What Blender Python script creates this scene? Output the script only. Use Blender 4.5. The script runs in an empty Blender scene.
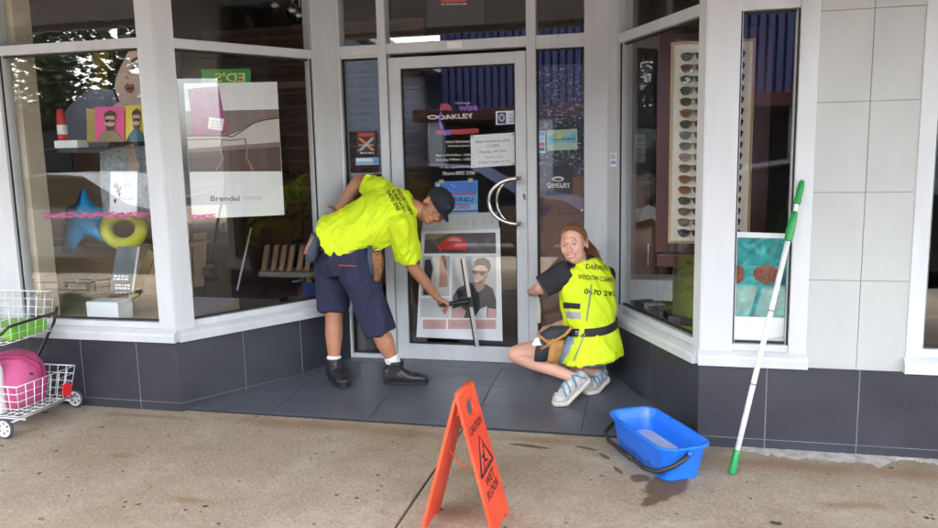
import bpy, bmesh, math, random
from mathutils import Vector, Matrix, noise
from mathutils.bvhtree import BVHTree
random.seed(7)
SC = bpy.context.scene
COL = SC.collection
V = Vector

# ---------------------------------------------------------------- camera
FPX, W0, H0 = 764.0, 938.0, 528.0            # focal length and photo size in photo pixels
YAW, PITCH, ROLL, CAMZ = math.radians(13.565), math.radians(8.245), math.radians(-1.226), 1.5
_f = V((-math.sin(YAW)*math.cos(PITCH), math.cos(YAW)*math.cos(PITCH), -math.sin(PITCH)))
_r0 = V((math.cos(YAW), math.sin(YAW), 0)); _u0 = _r0.cross(_f)
CR = _r0*math.cos(ROLL) + _u0*math.sin(ROLL); CU = -_r0*math.sin(ROLL) + _u0*math.cos(ROLL); CF = _f
CAM = V((0, 0, CAMZ))
cd = bpy.data.cameras.new('camera'); cam = bpy.data.objects.new('camera', cd); COL.objects.link(cam)
cd.sensor_width = 36.0; cd.lens = FPX/W0*36.0; cd.clip_start = 0.05; cd.clip_end = 500
M = Matrix((CR, CU, -CF)).transposed().to_4x4(); M.translation = CAM; cam.matrix_world = M
SC.camera = cam

# ---------------------------------------------------------------- light
SUN_EL, SUN_AZ = math.radians(60), math.radians(205)      # sun from the street side, kept off the shop front by the awning
world = bpy.data.worlds.new('World'); SC.world = world; world.use_nodes = True
wn = world.node_tree; wn.nodes.clear()
sky = wn.nodes.new('ShaderNodeTexSky'); sky.sky_type = 'NISHITA'; sky.sun_disc = False
sky.sun_elevation = SUN_EL; sky.sun_rotation = SUN_AZ; sky.air_density = 1.0; sky.dust_density = 3.0
hs = wn.nodes.new('ShaderNodeHueSaturation'); hs.inputs['Saturation'].default_value = 0.42
bg = wn.nodes.new('ShaderNodeBackground'); bg.inputs['Strength'].default_value = 0.15
wo = wn.nodes.new('ShaderNodeOutputWorld')
wn.links.new(sky.outputs[0], hs.inputs['Color']); wn.links.new(hs.outputs[0], bg.inputs['Color']); wn.links.new(bg.outputs[0], wo.inputs[0])
sl = bpy.data.lights.new('sun', 'SUN'); sl.energy = 1.0; sl.angle = math.radians(14); sl.color = (1, 0.96, 0.90)
sun = bpy.data.objects.new('sun', sl); COL.objects.link(sun)
_sd = V((math.sin(SUN_AZ)*math.cos(SUN_EL), math.cos(SUN_AZ)*math.cos(SUN_EL), math.sin(SUN_EL)))
sun.rotation_euler = (-_sd).to_track_quat('-Z', 'Y').to_euler(); sun.location = (0, -6, 12)
vs = SC.view_settings; vs.view_transform = 'Standard'; vs.look = 'None'; vs.gamma = 1.0; vs.use_curve_mapping = False
vs.exposure = 4.0
SC.render.engine = 'CYCLES'; SC.cycles.use_denoising = True; SC.cycles.max_bounces = 10
SC.cycles.transparent_max_bounces = 24; SC.cycles.diffuse_bounces = 5; SC.cycles.glossy_bounces = 6
SC.cycles.caustics_reflective = False; SC.cycles.caustics_refractive = False

# ---------------------------------------------------------------- pixels to places
def ray(px, py): return CF + CR*((px-W0/2)/FPX) - CU*((py-H0/2)/FPX)
def P(px, py, Y): d = ray(px, py); return CAM + d*(Y/d.y)
def G(px, py, z=0.0): d = ray(px, py); return CAM + d*((z-CAMZ)/d.z)
class Frame:
    def __init__(s, o, u):
        s.o = V(o); s.u = V(u).normalized(); s.w = V((0, 0, 1)); s.n = V((s.u.y, -s.u.x, 0)).normalized()
    def pt(s, u, w, d=0.0): return s.o + s.u*u + s.w*w + s.n*d
    def hit(s, px, py, d=0.0):
        r = ray(px, py); o = s.o + s.n*d; t = (o-CAM).dot(s.n)/r.dot(s.n); q = CAM + r*t - s.o
        return q.dot(s.u), q.dot(s.w)
YF, YD = 3.89, 4.92
FLW, FLN = V((-2.73, YF, 0)), V((-2.06, YD, 0))
FRN, FRW = V((-0.28, YD, 0)), V((0.24, YF, 0))
FF = Frame((0, YF, 0), (1, 0, 0)); FD = Frame((0, YD, 0), (1, 0, 0))
SL = Frame(FLW, FLN-FLW); SR = Frame(FRN, FRW-FRN)
LSL = (FLN-FLW).length; LSR = (FRW-FRN).length
def YP(Y): return Frame((0, Y, 0), (1, 0, 0))

# ---------------------------------------------------------------- materials
MATS = {}
def mat(name, col, rough=0.5, metal=0.0, var=0.0, vscale=8.0, bump=0.0, bscale=60.0, spec=0.5, coat=0.0, emit=None, stretch=None, col2=None, rvar=.08):
    if name in MATS: return MATS[name]
    m = bpy.data.materials.new(name); m.use_nodes = True; nt = m.node_tree; b = nt.nodes['Principled BSDF']
    b.inputs['Base Color'].default_value = (*col, 1); b.inputs['Roughness'].default_value = rough
    b.inputs['Metallic'].default_value = metal; b.inputs['Specular IOR Level'].default_value = spec
    b.inputs['Coat Weight'].default_value = coat
    if emit: b.inputs['Emission Color'].default_value = (*emit[:3], 1); b.inputs['Emission Strength'].default_value = emit[3]
    tc = nt.nodes.new('ShaderNodeTexCoord'); co = tc.outputs['Object']
    if stretch:
        mp = nt.nodes.new('ShaderNodeMapping'); mp.inputs['Scale'].default_value = stretch; nt.links.new(co, mp.inputs[0]); co = mp.outputs[0]
    if var or col2:
        n = nt.nodes.new('ShaderNodeTexNoise'); n.inputs['Scale'].default_value = vscale; n.inputs['Detail'].default_value = 5; n.inputs['Roughness'].default_value = .62
        nt.links.new(co, n.inputs['Vector'])
        mx = nt.nodes.new('ShaderNodeMix'); mx.data_type = 'RGBA'
        c2 = col2 if col2 else tuple(min(1, c*(1+var)) for c in col); c1 = col if col2 else tuple(c*(1-var) for c in col)
        mx.inputs[6].default_value = (*c1, 1); mx.inputs[7].default_value = (*c2, 1)
        mr = nt.nodes.new('ShaderNodeMapRange'); mr.inputs[1].default_value = .3; mr.inputs[2].default_value = .7
        nt.links.new(n.outputs[0], mr.inputs[0]); nt.links.new(mr.outputs[0], mx.inputs[0]); nt.links.new(mx.outputs[2], b.inputs['Base Color'])
        r2 = nt.nodes.new('ShaderNodeMapRange'); r2.inputs[3].default_value = max(.02, rough-rvar); r2.inputs[4].default_value = min(1, rough+rvar)
        nt.links.new(mr.outputs[0], r2.inputs[0]); nt.links.new(r2.outputs[0], b.inputs['Roughness'])
    if bump:
        n2 = nt.nodes.new('ShaderNodeTexNoise'); n2.inputs['Scale'].default_value = bscale; n2.inputs['Detail'].default_value = 4
        nt.links.new(co, n2.inputs['Vector'])
        bp = nt.nodes.new('ShaderNodeBump'); bp.inputs['Strength'].default_value = bump; bp.inputs['Distance'].default_value = .01
        nt.links.new(n2.outputs[0], bp.inputs['Height']); nt.links.new(bp.outputs[0], b.inputs['Normal'])
    MATS[name] = m; return m
def glass_mat(name, tint=(.985, .993, .99), boost=1.0, base=.006):
    m = bpy.data.materials.new(name); m.use_nodes = True; nt = m.node_tree; nt.nodes.clear()
    o = nt.nodes.new('ShaderNodeOutputMaterial'); mx = nt.nodes.new('ShaderNodeMixShader')
    t = nt.nodes.new('ShaderNodeBsdfTransparent'); t.inputs[0].default_value = (*tint, 1)
    g = nt.nodes.new('ShaderNodeBsdfGlossy'); g.inputs['Roughness'].default_value = .003
    tc = nt.nodes.new('ShaderNodeTexCoord'); ns = nt.nodes.new('ShaderNodeTexNoise'); ns.inputs['Scale'].default_value = .9; ns.inputs['Detail'].default_value = 0
    bp = nt.nodes.new('ShaderNodeBump'); bp.inputs['Strength'].default_value = .012; bp.inputs['Distance'].default_value = .1
    nt.links.new(tc.outputs['Object'], ns.inputs[0]); nt.links.new(ns.outputs[0], bp.inputs['Height']); nt.links.new(bp.outputs[0], g.inputs['Normal'])
    fr = nt.nodes.new('ShaderNodeFresnel'); fr.inputs[0].default_value = 1.52
    ge = nt.nodes.new('ShaderNodeNewGeometry'); io = nt.nodes.new('ShaderNodeMapRange'); io.inputs[3].default_value = 1.52; io.inputs[4].default_value = 1/1.52
    nt.links.new(ge.outputs['Backfacing'], io.inputs[0]); nt.links.new(io.outputs[0], fr.inputs[0])
    ma = nt.nodes.new('ShaderNodeMath'); ma.operation = 'MULTIPLY_ADD'; ma.inputs[1].default_value = boost; ma.inputs[2].default_value = base
    nt.links.new(fr.outputs[0], ma.inputs[0]); nt.links.new(ma.outputs[0], mx.inputs[0]); nt.links.new(t.outputs[0], mx.inputs[1]); nt.links.new(g.outputs[0], mx.inputs[2]); nt.links.new(mx.outputs[0], o.inputs[0])
    MATS[name] = m; return m
GLASS = glass_mat('window_glass'); GLASSL = glass_mat('window_glass_left', base=.012); SHELFGLASS = glass_mat('shelf_glass', (.82, .93, .88), 1.0, .08)
ALU = mat('white_aluminium', (.50, .525, .54), .38, 0, 0, 7, .03, 120, stretch=(1, 1, .22), col2=(.59, .615, .63))
ALU2 = mat('satin_aluminium', (.56, .565, .57), .42, 0, .05, 3)
DARKT = mat('dark_tile', (.034, .035, .046), .42, 0, .25, 2.2, .14, 90)
GROUT = mat('tile_grout', (.20, .20, .21), .8, 0, .25, 3)
FLOORT = mat('floor_tile', (.088, .095, .117), .30, 0, .10, 3, .06, 70, rvar=.02)
FGROUT = mat('floor_grout', (.020, .020, .022), .85)
WHITET = mat('white_wall_tile', (.395, .415, .405), .45, 0, 0, 3.5, .08, 110, stretch=(1, 1, .4), col2=(.46, .48, .47))
WGROUT = mat('wall_grout', (.22, .22, .21), .8)
STEEL = mat('stainless_steel', (.62, .61, .59), .18, 1.0, .05)
BLACK = mat('black_plastic', (.012, .012, .014), .4)
RUBBER = mat('black_rubber', (.015, .015, .016), .65, 0, .2, 20)
PAPER = mat('white_paper', (.86, .87, .88), .6)
INK = mat('dark_ink', (.03, .03, .035), .6)
GREYINK = mat('grey_ink', (.25, .25, .26), .6)
VINYL = mat('white_vinyl', (.75, .75, .72), .5)

# ---------------------------------------------------------------- objects
def link(o, parent=None):
    COL.objects.link(o)
    if parent is not None:
        o.parent = parent
        if parent.type == 'EMPTY': o.location = -V(parent.location)
    return o
def tag(o, label=None, cat=None, group=None, kind=None):
    if label: o['label'] = label
    if cat: o['category'] = cat
    if group: o['group'] = group
    if kind: o['kind'] = kind
    return o
def thing(name, label, cat, loc=(0, 0, 0), group=None):
    o = bpy.data.objects.new(name, None); COL.objects.link(o); o.location = loc; o.empty_display_size = .05
    return tag(o, label, cat, group)
def obj(name, bm, m, parent=None, smooth=False):
    me = bpy.data.meshes.new(name)
    bmesh.ops.recalc_face_normals(bm, faces=bm.faces[:])
    bm.to_mesh(me); bm.free()
    me.materials.append(m)
    if smooth:
        for p in me.polygons: p.use_smooth = True
    return link(bpy.data.objects.new(name, me), parent)
def auto_smooth(o, ang=35):
    me = o.data
    for p in me.polygons: p.use_smooth = True
    bm = bmesh.new(); bm.from_mesh(me)
    for e in bm.edges:
        if len(e.link_faces) == 2 and e.calc_face_angle(0) > math.radians(ang): e.smooth = False
    bm.to_mesh(me); bm.free(); return o
def box(bm, x0, x1, y0, y1, z0, z1, bev=0.0):
    return fbox(bm, Frame((0, 0, 0), (1, 0, 0)), x0, x1, z0, z1, -y1, -y0, bev)
def fbox(bm, fr, u0, u1, w0, w1, d0, d1, bev=0.0):
    vs = [bm.verts.new(fr.pt(u, w, d)) for u in (u0, u1) for w in (w0, w1) for d in (d0, d1)]
    fs = [bm.faces.new([vs[i] for i in q]) for q in ((0,1,3,2),(4,6,7,5),(0,4,5,1),(2,3,7,6),(0,2,6,4),(1,5,7,3))]
    if bev:
        es = list({e for f in fs for e in f.edges})
        bmesh.ops.bevel(bm, geom=es, offset=bev, segments=2, profile=.6, affect='EDGES')
    return bm
def obox(bm, c, ax, ay, az, bev=0.0):
    c = V(c); ax, ay, az = V(ax), V(ay), V(az)
    vs = [bm.verts.new(c + ax*i + ay*j + az*k) for i in (-1, 1) for j in (-1, 1) for k in (-1, 1)]
    fs = [bm.faces.new([vs[i] for i in q]) for q in ((0,1,3,2),(4,6,7,5),(0,4,5,1),(2,3,7,6),(0,2,6,4),(1,5,7,3))]
    if bev: bmesh.ops.bevel(bm, geom=list({e for f in fs for e in f.edges}), offset=bev, segments=2, profile=.6, affect='EDGES')
    return bm
def prism(bm, pts, vec, inset=None):
    a = [bm.verts.new(V(p)) for p in pts]; b = [bm.verts.new(V(p)+V(vec)) for p in pts]; n = len(a)
    bm.faces.new(a); bm.faces.new(b[::-1])
    for i in range(n): bm.faces.new([a[i], b[i], b[(i+1) % n], a[(i+1) % n]])
    return bm
def basis(d):
    d = V(d).normalized(); a = V((0, 0, 1)) if abs(d.z) < .9 else V((1, 0, 0))
    x = d.cross(a).normalized(); return x, x.cross(d).normalized()
def tube(bm, pts, r, n=8, closed=False, caps=True):
    pts = [V(p) for p in pts]; rings = []; x = None
    rr = r if isinstance(r, (list, tuple)) else [r]*len(pts)
    for i, p in enumerate(pts):
        if closed: d = pts[(i+1) % len(pts)] - pts[i-1]
        else: d = pts[min(i+1, len(pts)-1)] - pts[max(i-1, 0)]
        d.normalize()
        if x is None: x, y = basis(d)
        else: x = (x - d*x.dot(d)).normalized(); y = x.cross(d).normalized()
        rings.append([bm.verts.new(p + (x*math.cos(2*math.pi*k/n) + y*math.sin(2*math.pi*k/n))*rr[i]) for k in range(n)])
    m = len(rings)
    for i in range(m if closed else m-1):
        a, b = rings[i], rings[(i+1) % m]
        for k in range(n): bm.faces.new([a[k], a[(k+1) % n], b[(k+1) % n], b[k]])
    if not closed and caps: bm.faces.new(rings[0][::-1]); bm.faces.new(rings[-1])
    return bm
def arc(fr, cu, cw, r, a0, a1, n, d, ru=None):
    return [fr.pt(cu + (ru or r)*math.cos(a0+(a1-a0)*i/n), cw + r*math.sin(a0+(a1-a0)*i/n), d) for i in range(n+1)]
def patch(name, fr, pxs, m, parent=None, d=0.0, t=0.0012):
    """a thin printed shape given by photo pixels on the frame's plane"""
    bm = bmesh.new(); pts = []
    for p in pxs:
        u, w = fr.hit(p[0], p[1], d); pts.append(fr.pt(u, w, d))
    prism(bm, pts, -fr.n*t); return obj(name, bm, m, parent)
def ell(cx, cy, rx, ry, n=24, a0=0, rot=0):
    c, s = math.cos(rot), math.sin(rot)
    return [(cx + rx*math.cos(a)*c - ry*math.sin(a)*s, cy + rx*math.cos(a)*s + ry*math.sin(a)*c) for a in (a0 + 2*math.pi*i/n for i in range(n))]
TXT = {}
def text_data(s, bold=0.0):
    k = (s, bold)
    if k not in TXT:
        cu = bpy.data.curves.new('t', 'FONT'); cu.body = s; cu.size = 1; cu.offset = bold; cu.resolution_u = 3; cu.align_x = 'LEFT'
        o = bpy.data.objects.new('t', cu); COL.objects.link(o)
        dg = bpy.context.evaluated_depsgraph_get(); me = bpy.data.meshes.new_from_object(o.evaluated_get(dg))
        bpy.data.objects.remove(o)
        vs = [v.co.copy() for v in me.vertices]; fs = [tuple(p.vertices) for p in me.polygons]
        x0, x1 = min(v.x for v in vs), max(v.x for v in vs); y0, y1 = min(v.y for v in vs), max(v.y for v in vs)
        TXT[k] = ([((v.x-x0)/(x1-x0)-.5, (v.y-y0)/(y1-y0)-.5, (y1-y0)/(x1-x0)) for v in vs], fs)
    return TXT[k]
def text(name, s, m, fr, px, py, wpx, hpx, d=0.0, parent=None, mirror=False, rot=0.0, bold=0.0, shear=0.0, bvh=None, lift=.003):
    """lettering centred on photo pixel (px, py), wpx by hpx photo pixels big, lying on the frame's plane or wrapped on a surface"""
    vs, fs = text_data(s, bold); bm = bmesh.new(); out = []
    c, sn = math.cos(rot), math.sin(rot)
    for (a, b, _) in vs:
        if mirror: a = -a
        x = (a + shear*b*hpx/max(wpx, 1e-6))*wpx; y = -b*hpx
        qx, qy = px + x*c - y*sn, py + x*sn + y*c
        if bvh is not None:
            r = ray(qx, qy).normalized(); loc, nor, i, dist = bvh.ray_cast(CAM, r)
            if loc is None: out.append(None); continue
            out.append(bm.verts.new(loc + nor*lift - r*.001))
        else:
            u, w = fr.hit(qx, qy, d); out.append(bm.verts.new(fr.pt(u, w, d)))
    for f in fs:
        q = [out[i] for i in f]
        if None not in q:
            try: bm.faces.new(q)
            except ValueError: pass
    return obj(name, bm, m, parent)
def lines(name, m, fr, x0, x1, ys, h, d, parent, seed=0, skew=0.0):
    """rows of small print too fine to read, as dashes of uneven length"""
    rnd = random.Random(seed); bm = bmesh.new()
    for y in ys:
        x = x0 + rnd.random()*2
        while x < x1-1:
            l = min(rnd.uniform(1.2, 4.5), x1-x); hh = h*rnd.uniform(.7, 1.1); k = (x-x0)*skew
            q = [fr.hit(a, b+k, d) for a, b in ((x, y-hh/2), (x+l, y-hh/2), (x+l, y+hh/2), (x, y+hh/2))]
            bm.faces.new([bm.verts.new(fr.pt(u, w, d)) for u, w in q]); x += l + rnd.uniform(.6, 1.2)
    return obj(name, bm, m, parent)
# ================================================================ SETTING
def pavement_mat():
    m = bpy.data.materials.new('aggregate_concrete'); m.use_nodes = True; nt = m.node_tree; L = nt.links; N = nt.nodes.new
    b = nt.nodes['Principled BSDF']; tc = N('ShaderNodeTexCoord'); co = tc.outputs['Object']
    def noise_(scale, det=4, rough=.6, vec=None):
        n = N('ShaderNodeTexNoise'); n.inputs['Scale'].default_value = scale; n.inputs['Detail'].default_value = det; n.inputs['Roughness'].default_value = rough
        L.new(vec or co, n.inputs['Vector']); return n
    def rng(s, a, b_, c=0., d=1., smooth=False):
        r = N('ShaderNodeMapRange'); r.inputs[1].default_value = a; r.inputs[2].default_value = b_; r.inputs[3].default_value = c; r.inputs[4].default_value = d
        if smooth: r.interpolation_type = 'SMOOTHSTEP'
        L.new(s, r.inputs[0]); return r.outputs[0]
    def mix(f, a, b_, bt='MIX'):
        x = N('ShaderNodeMix'); x.data_type = 'RGBA'; x.blend_type = bt
        for i, s in ((0, f), (6, a), (7, b_)):
            if hasattr(s, 'is_output'): L.new(s, x.inputs[i])
            else: x.inputs[i].default_value = s if i == 0 else (*s, 1)
        return x.outputs[2]
    def mth(op, a, b_=0.0):
        x = N('ShaderNodeMath'); x.operation = op; x.use_clamp = False
        for i, s in ((0, a), (1, b_)):
            if hasattr(s, 'is_output'): L.new(s, x.inputs[i])
            else: x.inputs[i].default_value = s
        return x.outputs[0]
    big = noise_(1.3, 4); mid = noise_(7, 5, .7); fine = noise_(55, 3, .7)
    c = mix(rng(big.outputs[0], .38, .62), (.285, .22, .148), (.405, .35, .275))
    c = mix(mth('MULTIPLY', rng(mid.outputs[0], .45, .68), .6), c, (.27, .215, .155))
    vo = N('ShaderNodeTexVoronoi'); vo.inputs['Scale'].default_value = 110; L.new(co, vo.inputs['Vector'])
    bw = N('ShaderNodeSeparateColor'); L.new(vo.outputs['Color'], bw.inputs[0])
    c = mix(mth('MULTIPLY', rng(bw.outputs[0], .55, .95), .38), c, (.47, .42, .35))
    c = mix(mth('MULTIPLY', rng(bw.outputs[1], .6, .95), .38), c, (.17, .135, .10))
    c = mix(mth('MULTIPLY', rng(fine.outputs[0], .42, .7), .3), c, (.20, .16, .12))
    # trodden gum and drips: sparse dark spots
    mp = N('ShaderNodeMapping'); mp.inputs['Scale'].default_value = (1, 1.15, 0); L.new(co, mp.inputs[0])
    wob = noise_(30, 2); va = N('ShaderNodeVectorMath'); va.operation = 'MULTIPLY_ADD'
    L.new(wob.outputs['Color'], va.inputs[0]); va.inputs[1].default_value = (.03, .03, 0); L.new(mp.outputs[0], va.inputs[2])
    for scl, th, keep in ((2.6, .075, .2), (6.0, .095, .45), (13, .13, .6)):
        v2 = N('ShaderNodeTexVoronoi'); v2.inputs['Scale'].default_value = scl; L.new(va.outputs[0], v2.inputs['Vector'])
        s2 = N('ShaderNodeSeparateColor'); L.new(v2.outputs['Color'], s2.inputs[0])
        k = mth('MULTIPLY', rng(v2.outputs['Distance'], th, th*.6), mth('GREATER_THAN', s2.outputs[0], keep))
        c = mix(mth('MULTIPLY', k, .9), c, (.028, .024, .021))
    # shaped stains: (x, y, rx, ry)
    def stain(blobs, wobble=.5, nscale=9, soft=.72):
        acc = None; nn = noise_(nscale, 4, .65)
        for (x, y, rx, ry, rot) in blobs:
            mm = N('ShaderNodeMapping'); mm.vector_type = 'TEXTURE'; mm.inputs['Location'].default_value = (x, y, 0); mm.inputs['Rotation'].default_value = (0, 0, rot); mm.inputs['Scale'].default_value = (rx, ry, 1000)
            L.new(co, mm.inputs[0]); ln = N('ShaderNodeVectorMath'); ln.operation = 'LENGTH'; L.new(mm.outputs[0], ln.inputs[0])
            v = mth('ADD', ln.outputs['Value'], mth('MULTIPLY', mth('SUBTRACT', nn.outputs[0], .5), wobble*2.4))
            q = rng(v, 1.0, soft, smooth=True); acc = q if acc is None else mth('MAXIMUM', acc, q)
        return acc
    g = lambda x, y: (G(x, y).x, G(x, y).y)
    wet = stain([(*g(666, 486), .10, .17, -.3), (*g(640, 478), .06, .05, .4), (*g(652, 500), .035, .10, -.5), (*g(604, 456), .055, .018, -.9), (*g(586, 448), .08, .014, -.35), (*g(530, 446), .13, .022, -.15), (*g(618, 470), .05, .012, -1.1)], .5, 11)
    wet = mth('MULTIPLY', wet, .82)
    rust = stain([(*g(300, 424), .75, .10, 0), (*g(395, 432), .55, .11, 0), (*g(540, 440), .35, .07, 0), (*g(480, 470), .22, .12, .3), (*g(465, 512), .2, .12, 0), (*g(150, 416), .5, .05, 0), (*g(120, 455), .10, .05, 0), (*g(790, 466), .65, .10, 0), (*g(910, 474), .5, .13, 0), (*g(190, 500), .16, .05, 0), (*g(850, 505), .25, .06, .2)], .6, 5, .1)
    c = mix(mth('MULTIPLY', rust, .62), c, (.21, .12, .062))
    c = mix(wet, c, (.075, .042, .020))
    L.new(c, b.inputs['Base Color'])
    L.new(rng(wet, 0, .7, .88, .75), b.inputs['Roughness']); b.inputs['Specular IOR Level'].default_value = .35
    bp = N('ShaderNodeBump'); bp.inputs['Strength'].default_value = .55; bp.inputs['Distance'].default_value = .006
    hsum = mth('ADD', fine.outputs[0], mth('MULTIPLY', bw.outputs[0], .5)); L.new(hsum, bp.inputs['Height']); L.new(bp.outputs[0], b.inputs['Normal'])
    MATS['pavement'] = m; return m
PAVE = pavement_mat()
ASPH = mat('asphalt', (.05, .05, .052), .85, 0, .25, 12, .4, 150)
CONC = mat('kerb_concrete', (.22, .21, .20), .8, 0, .15, 6, .2, 60)

bm = bmesh.new(); box(bm, -60, 60, -60, 12, -.6, -.30); tag(obj('ground', bm, ASPH), kind='structure')
bm = bmesh.new(); box(bm, -60, 60, -10.2, -.92, -.296, -.13); tag(obj('road', bm, ASPH), kind='structure')
bm = bmesh.new(); box(bm, -40, 40, -.7, 3.95, -.28, -.02); pave = tag(obj('pavement', bm, FGROUT), kind='structure')
jx = -1.0
for i in range(-4, 5):
    bm = bmesh.new(); box(bm, jx+i*4.0+.006, jx+(i+1)*4.0-.006, -.67, 3.92, -.1, 0, .004); obj('slab', bm, PAVE, pave)
bm = bmesh.new()
for i in range(-12, 12): box(bm, i*3+.004, i*3+2.996, -.92, -.705, -.2, -.004, .02)
tag(obj('kerb', bm, CONC), kind='structure')
bm = bmesh.new(); box(bm, -60, 60, -14, -10.25, -.28, -.005); tag(obj('pavement_opposite', bm, CONC), kind='structure')

# entry floor: dark tiles .6 x .3 rising to the threshold
FZ0, FSL = .012, .0768
def floor_z(y): return FZ0 + (y-3.93)*FSL
bm = bmesh.new(); pts = [(-2.74, 3.925), (.25, 3.925), (-.2, 4.99), (-2.14, 4.99)]
prism(bm, [V((x, y, floor_z(y)-.003)) for x, y in pts], V((0, 0, -.12)))
entry = tag(obj('entry_floor', bm, FGROUT), kind='structure')
ys = [3.925, 4.222, 4.524, 4.826, 4.96]
def xl(y): return FLW.x + (FLN.x-FLW.x)*(y-YF)/(YD-YF) - .02
def xr(y): return FRW.x + (FRN.x-FRW.x)*(y-YF)/(YD-YF) + .02
for j in range(4):
    y0, y1 = ys[j]+.0022, ys[j+1]-.0022
    for i in range(-1, 5):
        x0, x1 = -2.170 + (i)*.605 + .0022, -2.170 + (i+1)*.605 - .0022
        q = []
        for (x, y) in ((x0, y0), (x1, y0), (x1, y1), (x0, y1)):
            q.append((min(max(x, xl(y)), xr(y)), y))
        if q[1][0]-q[0][0] < .01 and q[2][0]-q[3][0] < .01: continue
        bm = bmesh.new(); dz = random.uniform(-.0006, .0006)
        up = []
        for k, p in enumerate(q):
            if k and (V(p)-V(q[k-1])).length < .004: continue
            up.append(p)
        if len(up) < 3: continue
        prism(bm, [V((x, y, floor_z(y)+dz)) for x, y in up], V((0, 0, -.02)))
        obj('floor_tile', bm, FLOORT, entry)
# strip of broken light mortar where the right wall meets the pavement
bm = bmesh.new(); rnd = random.Random(3); n = 120; top = []; lo = []
for i in range(n+1):
    t = i/n; px = 742 + 196*t*1.15; base = 452 + (px-760)*.0525
    wd = -.6+6.0*min(1, t*5)*(1 if t < .62 else max(.25, 1-(t-.62)*9)) + 5*noise.noise(V((t*9, 0, 1))) + 2.6*noise.noise(V((t*34, 3, 1))) + rnd.uniform(-.5, .5)
    a = G(px, base-1.0, .010); c = G(px, base+max(.3, wd), .0025); top.append(bm.verts.new((a.x, 3.888, .010+.003*noise.noise(V((t*30, 0, 5)))))); lo.append(bm.verts.new(c))
lo2 = [bm.verts.new((v.co.x, v.co.y-.003, -.004)) for v in lo]
for i in range(n): bm.faces.new([top[i], top[i+1], lo[i+1], lo[i]])
for v in lo2: bm.verts.remove(v)
tag(obj('mortar_strip', bm, mat('pale_mortar', (.30, .28, .25), .9, 0, 0, 22, .8, 50, col2=(.50, .49, .47))), kind='structure')

# ================================================================ BUILDING
shop = thing('shop_building', 'eyewear shop front with pale metal frames, dark tiled plinth and recessed entrance', 'building', (-1.2, 4.0, 0))
def tile_run(fr, u0, u1, joints, mt=DARKT):
    bm = bmesh.new(); fbox(bm, fr, u0, u1, -.05, .428, -.13, -.0022); pl = obj('plinth', bm, GROUT, shop)
    e = [u0] + joints + [u1]
    for a, b in zip(e[:-1], e[1:]):
        for (w0, w1) in ((-.04, .0515), (.0550, .4285)):
            bm = bmesh.new(); fbox(bm, fr, a+(.0028 if a != u0 else 0), b-(.0028 if b != u1 else 0), w0, w1, -.012, random.uniform(-.0006, .0004), .0006); obj('tile', bm, mt, pl)
tile_run(FF, -5.0, -2.73, [-4.6, -4.2, -3.80, -3.405, -3.011])
tile_run(SL, 0.0, LSL, [SL.hit(244, 350)[0], SL.hit(301, 340)[0]])
tile_run(SR, 0.0, LSR, [SR.hit(607, 375)[0], SR.hit(650, 375)[0]])
tile_run(FF, .24, 3.0, [.562, .982, 1.40, 1.82, 2.24, 2.66])
# pale tiled pier
bm = bmesh.new(); fbox(bm, FF, .70, 1.21, .4285, 3.04, -.12, -.0095); pier = obj('pier', bm, WGROUT, shop)
zs = [.4285, .864, 1.281, 1.697, 2.107, 2.523, 3.03]
for z0, z1 in zip(zs[:-1], zs[1:]):
    for x0, x1 in ((.70, .9635), (.9665, 1.21)):
        bm = bmesh.new(); fbox(bm, FF, x0, x1, z0+.0015, z1-.0015, -.016, -.006+random.uniform(-.0006, .0006), .001); obj('wall_tile', bm, WHITET, pier)

ZT0, ZT1, ZTOP = 2.131, 2.187, 2.96
def window(fr, posts, u0, u1, sill, label=None, trans=True, lo=.541, sill_u=None, gl=None):
    """frame mesh with its panes and sill; posts = [(u0, u1)], glass between u0 and u1"""
    bm = bmesh.new()
    for a, b in posts: fbox(bm, fr, a, b, .50, ZTOP, -.10, 0, .004)
    a, b = u0-.004, u1+.004
    fbox(bm, fr, a, b, .502, lo, -.09, -.012, .003)
    if trans: fbox(bm, fr, a, b, ZT0, ZT1, -.092, -.008, .004)
    fbox(bm, fr, a, b, 2.90, ZTOP-.004, -.09, -.01)
    # glazing beads
    for (x0, x1) in ((u0-.003, u0+.012), (u1-.012, u1+.003)): fbox(bm, fr, x0, x1, lo-.01, ZT0+.01, -.075, -.028, .002)
    w = obj('window', bm, ALU, shop)
    if label: w['label'] = label
    bm = bmesh.new(); fbox(bm, fr, u0, u1, lo-.005, ZT0+.005, -.056, -.050); obj('pane', bm, gl or GLASS, w)
    bm = bmesh.new(); fbox(bm, fr, u0, u1, ZT1-.005, 2.91, -.057, -.051); obj('transom_pane', bm, gl or GLASS, w)
    for (a, b) in ((u0, u1),):   # dark gasket round the pane
        bm = bmesh.new()
        fbox(bm, fr, a, b, lo-.001, lo+.010, -.062, -.040); fbox(bm, fr, a, b, ZT0-.010, ZT0+.001, -.062, -.040)
        fbox(bm, fr, a-.001, a+.008, lo, ZT0, -.061, -.020); fbox(bm, fr, b-.008, b+.001, lo, ZT0, -.061, -.020)
        obj('gasket', bm, RUBBER, w)
    s0, s1 = sill_u or (sill[0], sill[1])
    bm = bmesh.new(); q = []
    for (d, z) in ((-.1, .4300), (.034, .4300), (.036, .470), (.030, .482), (-.002, .502), (-.1, .503)): q.append(fr.pt(s0, z, d))
    prism(bm, q, fr.u*(s1-s0)); obj('sill', bm, ALU, w)
    return w
window(FF, [(-3.97, -3.80), (-2.84, -2.735)], -3.80, -2.84, (-3.97, -2.722), 'wide shop window left of the entrance, behind the wire trolley', gl=GLASSL)
uL = SL.hit(311, 30)[0]
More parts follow.
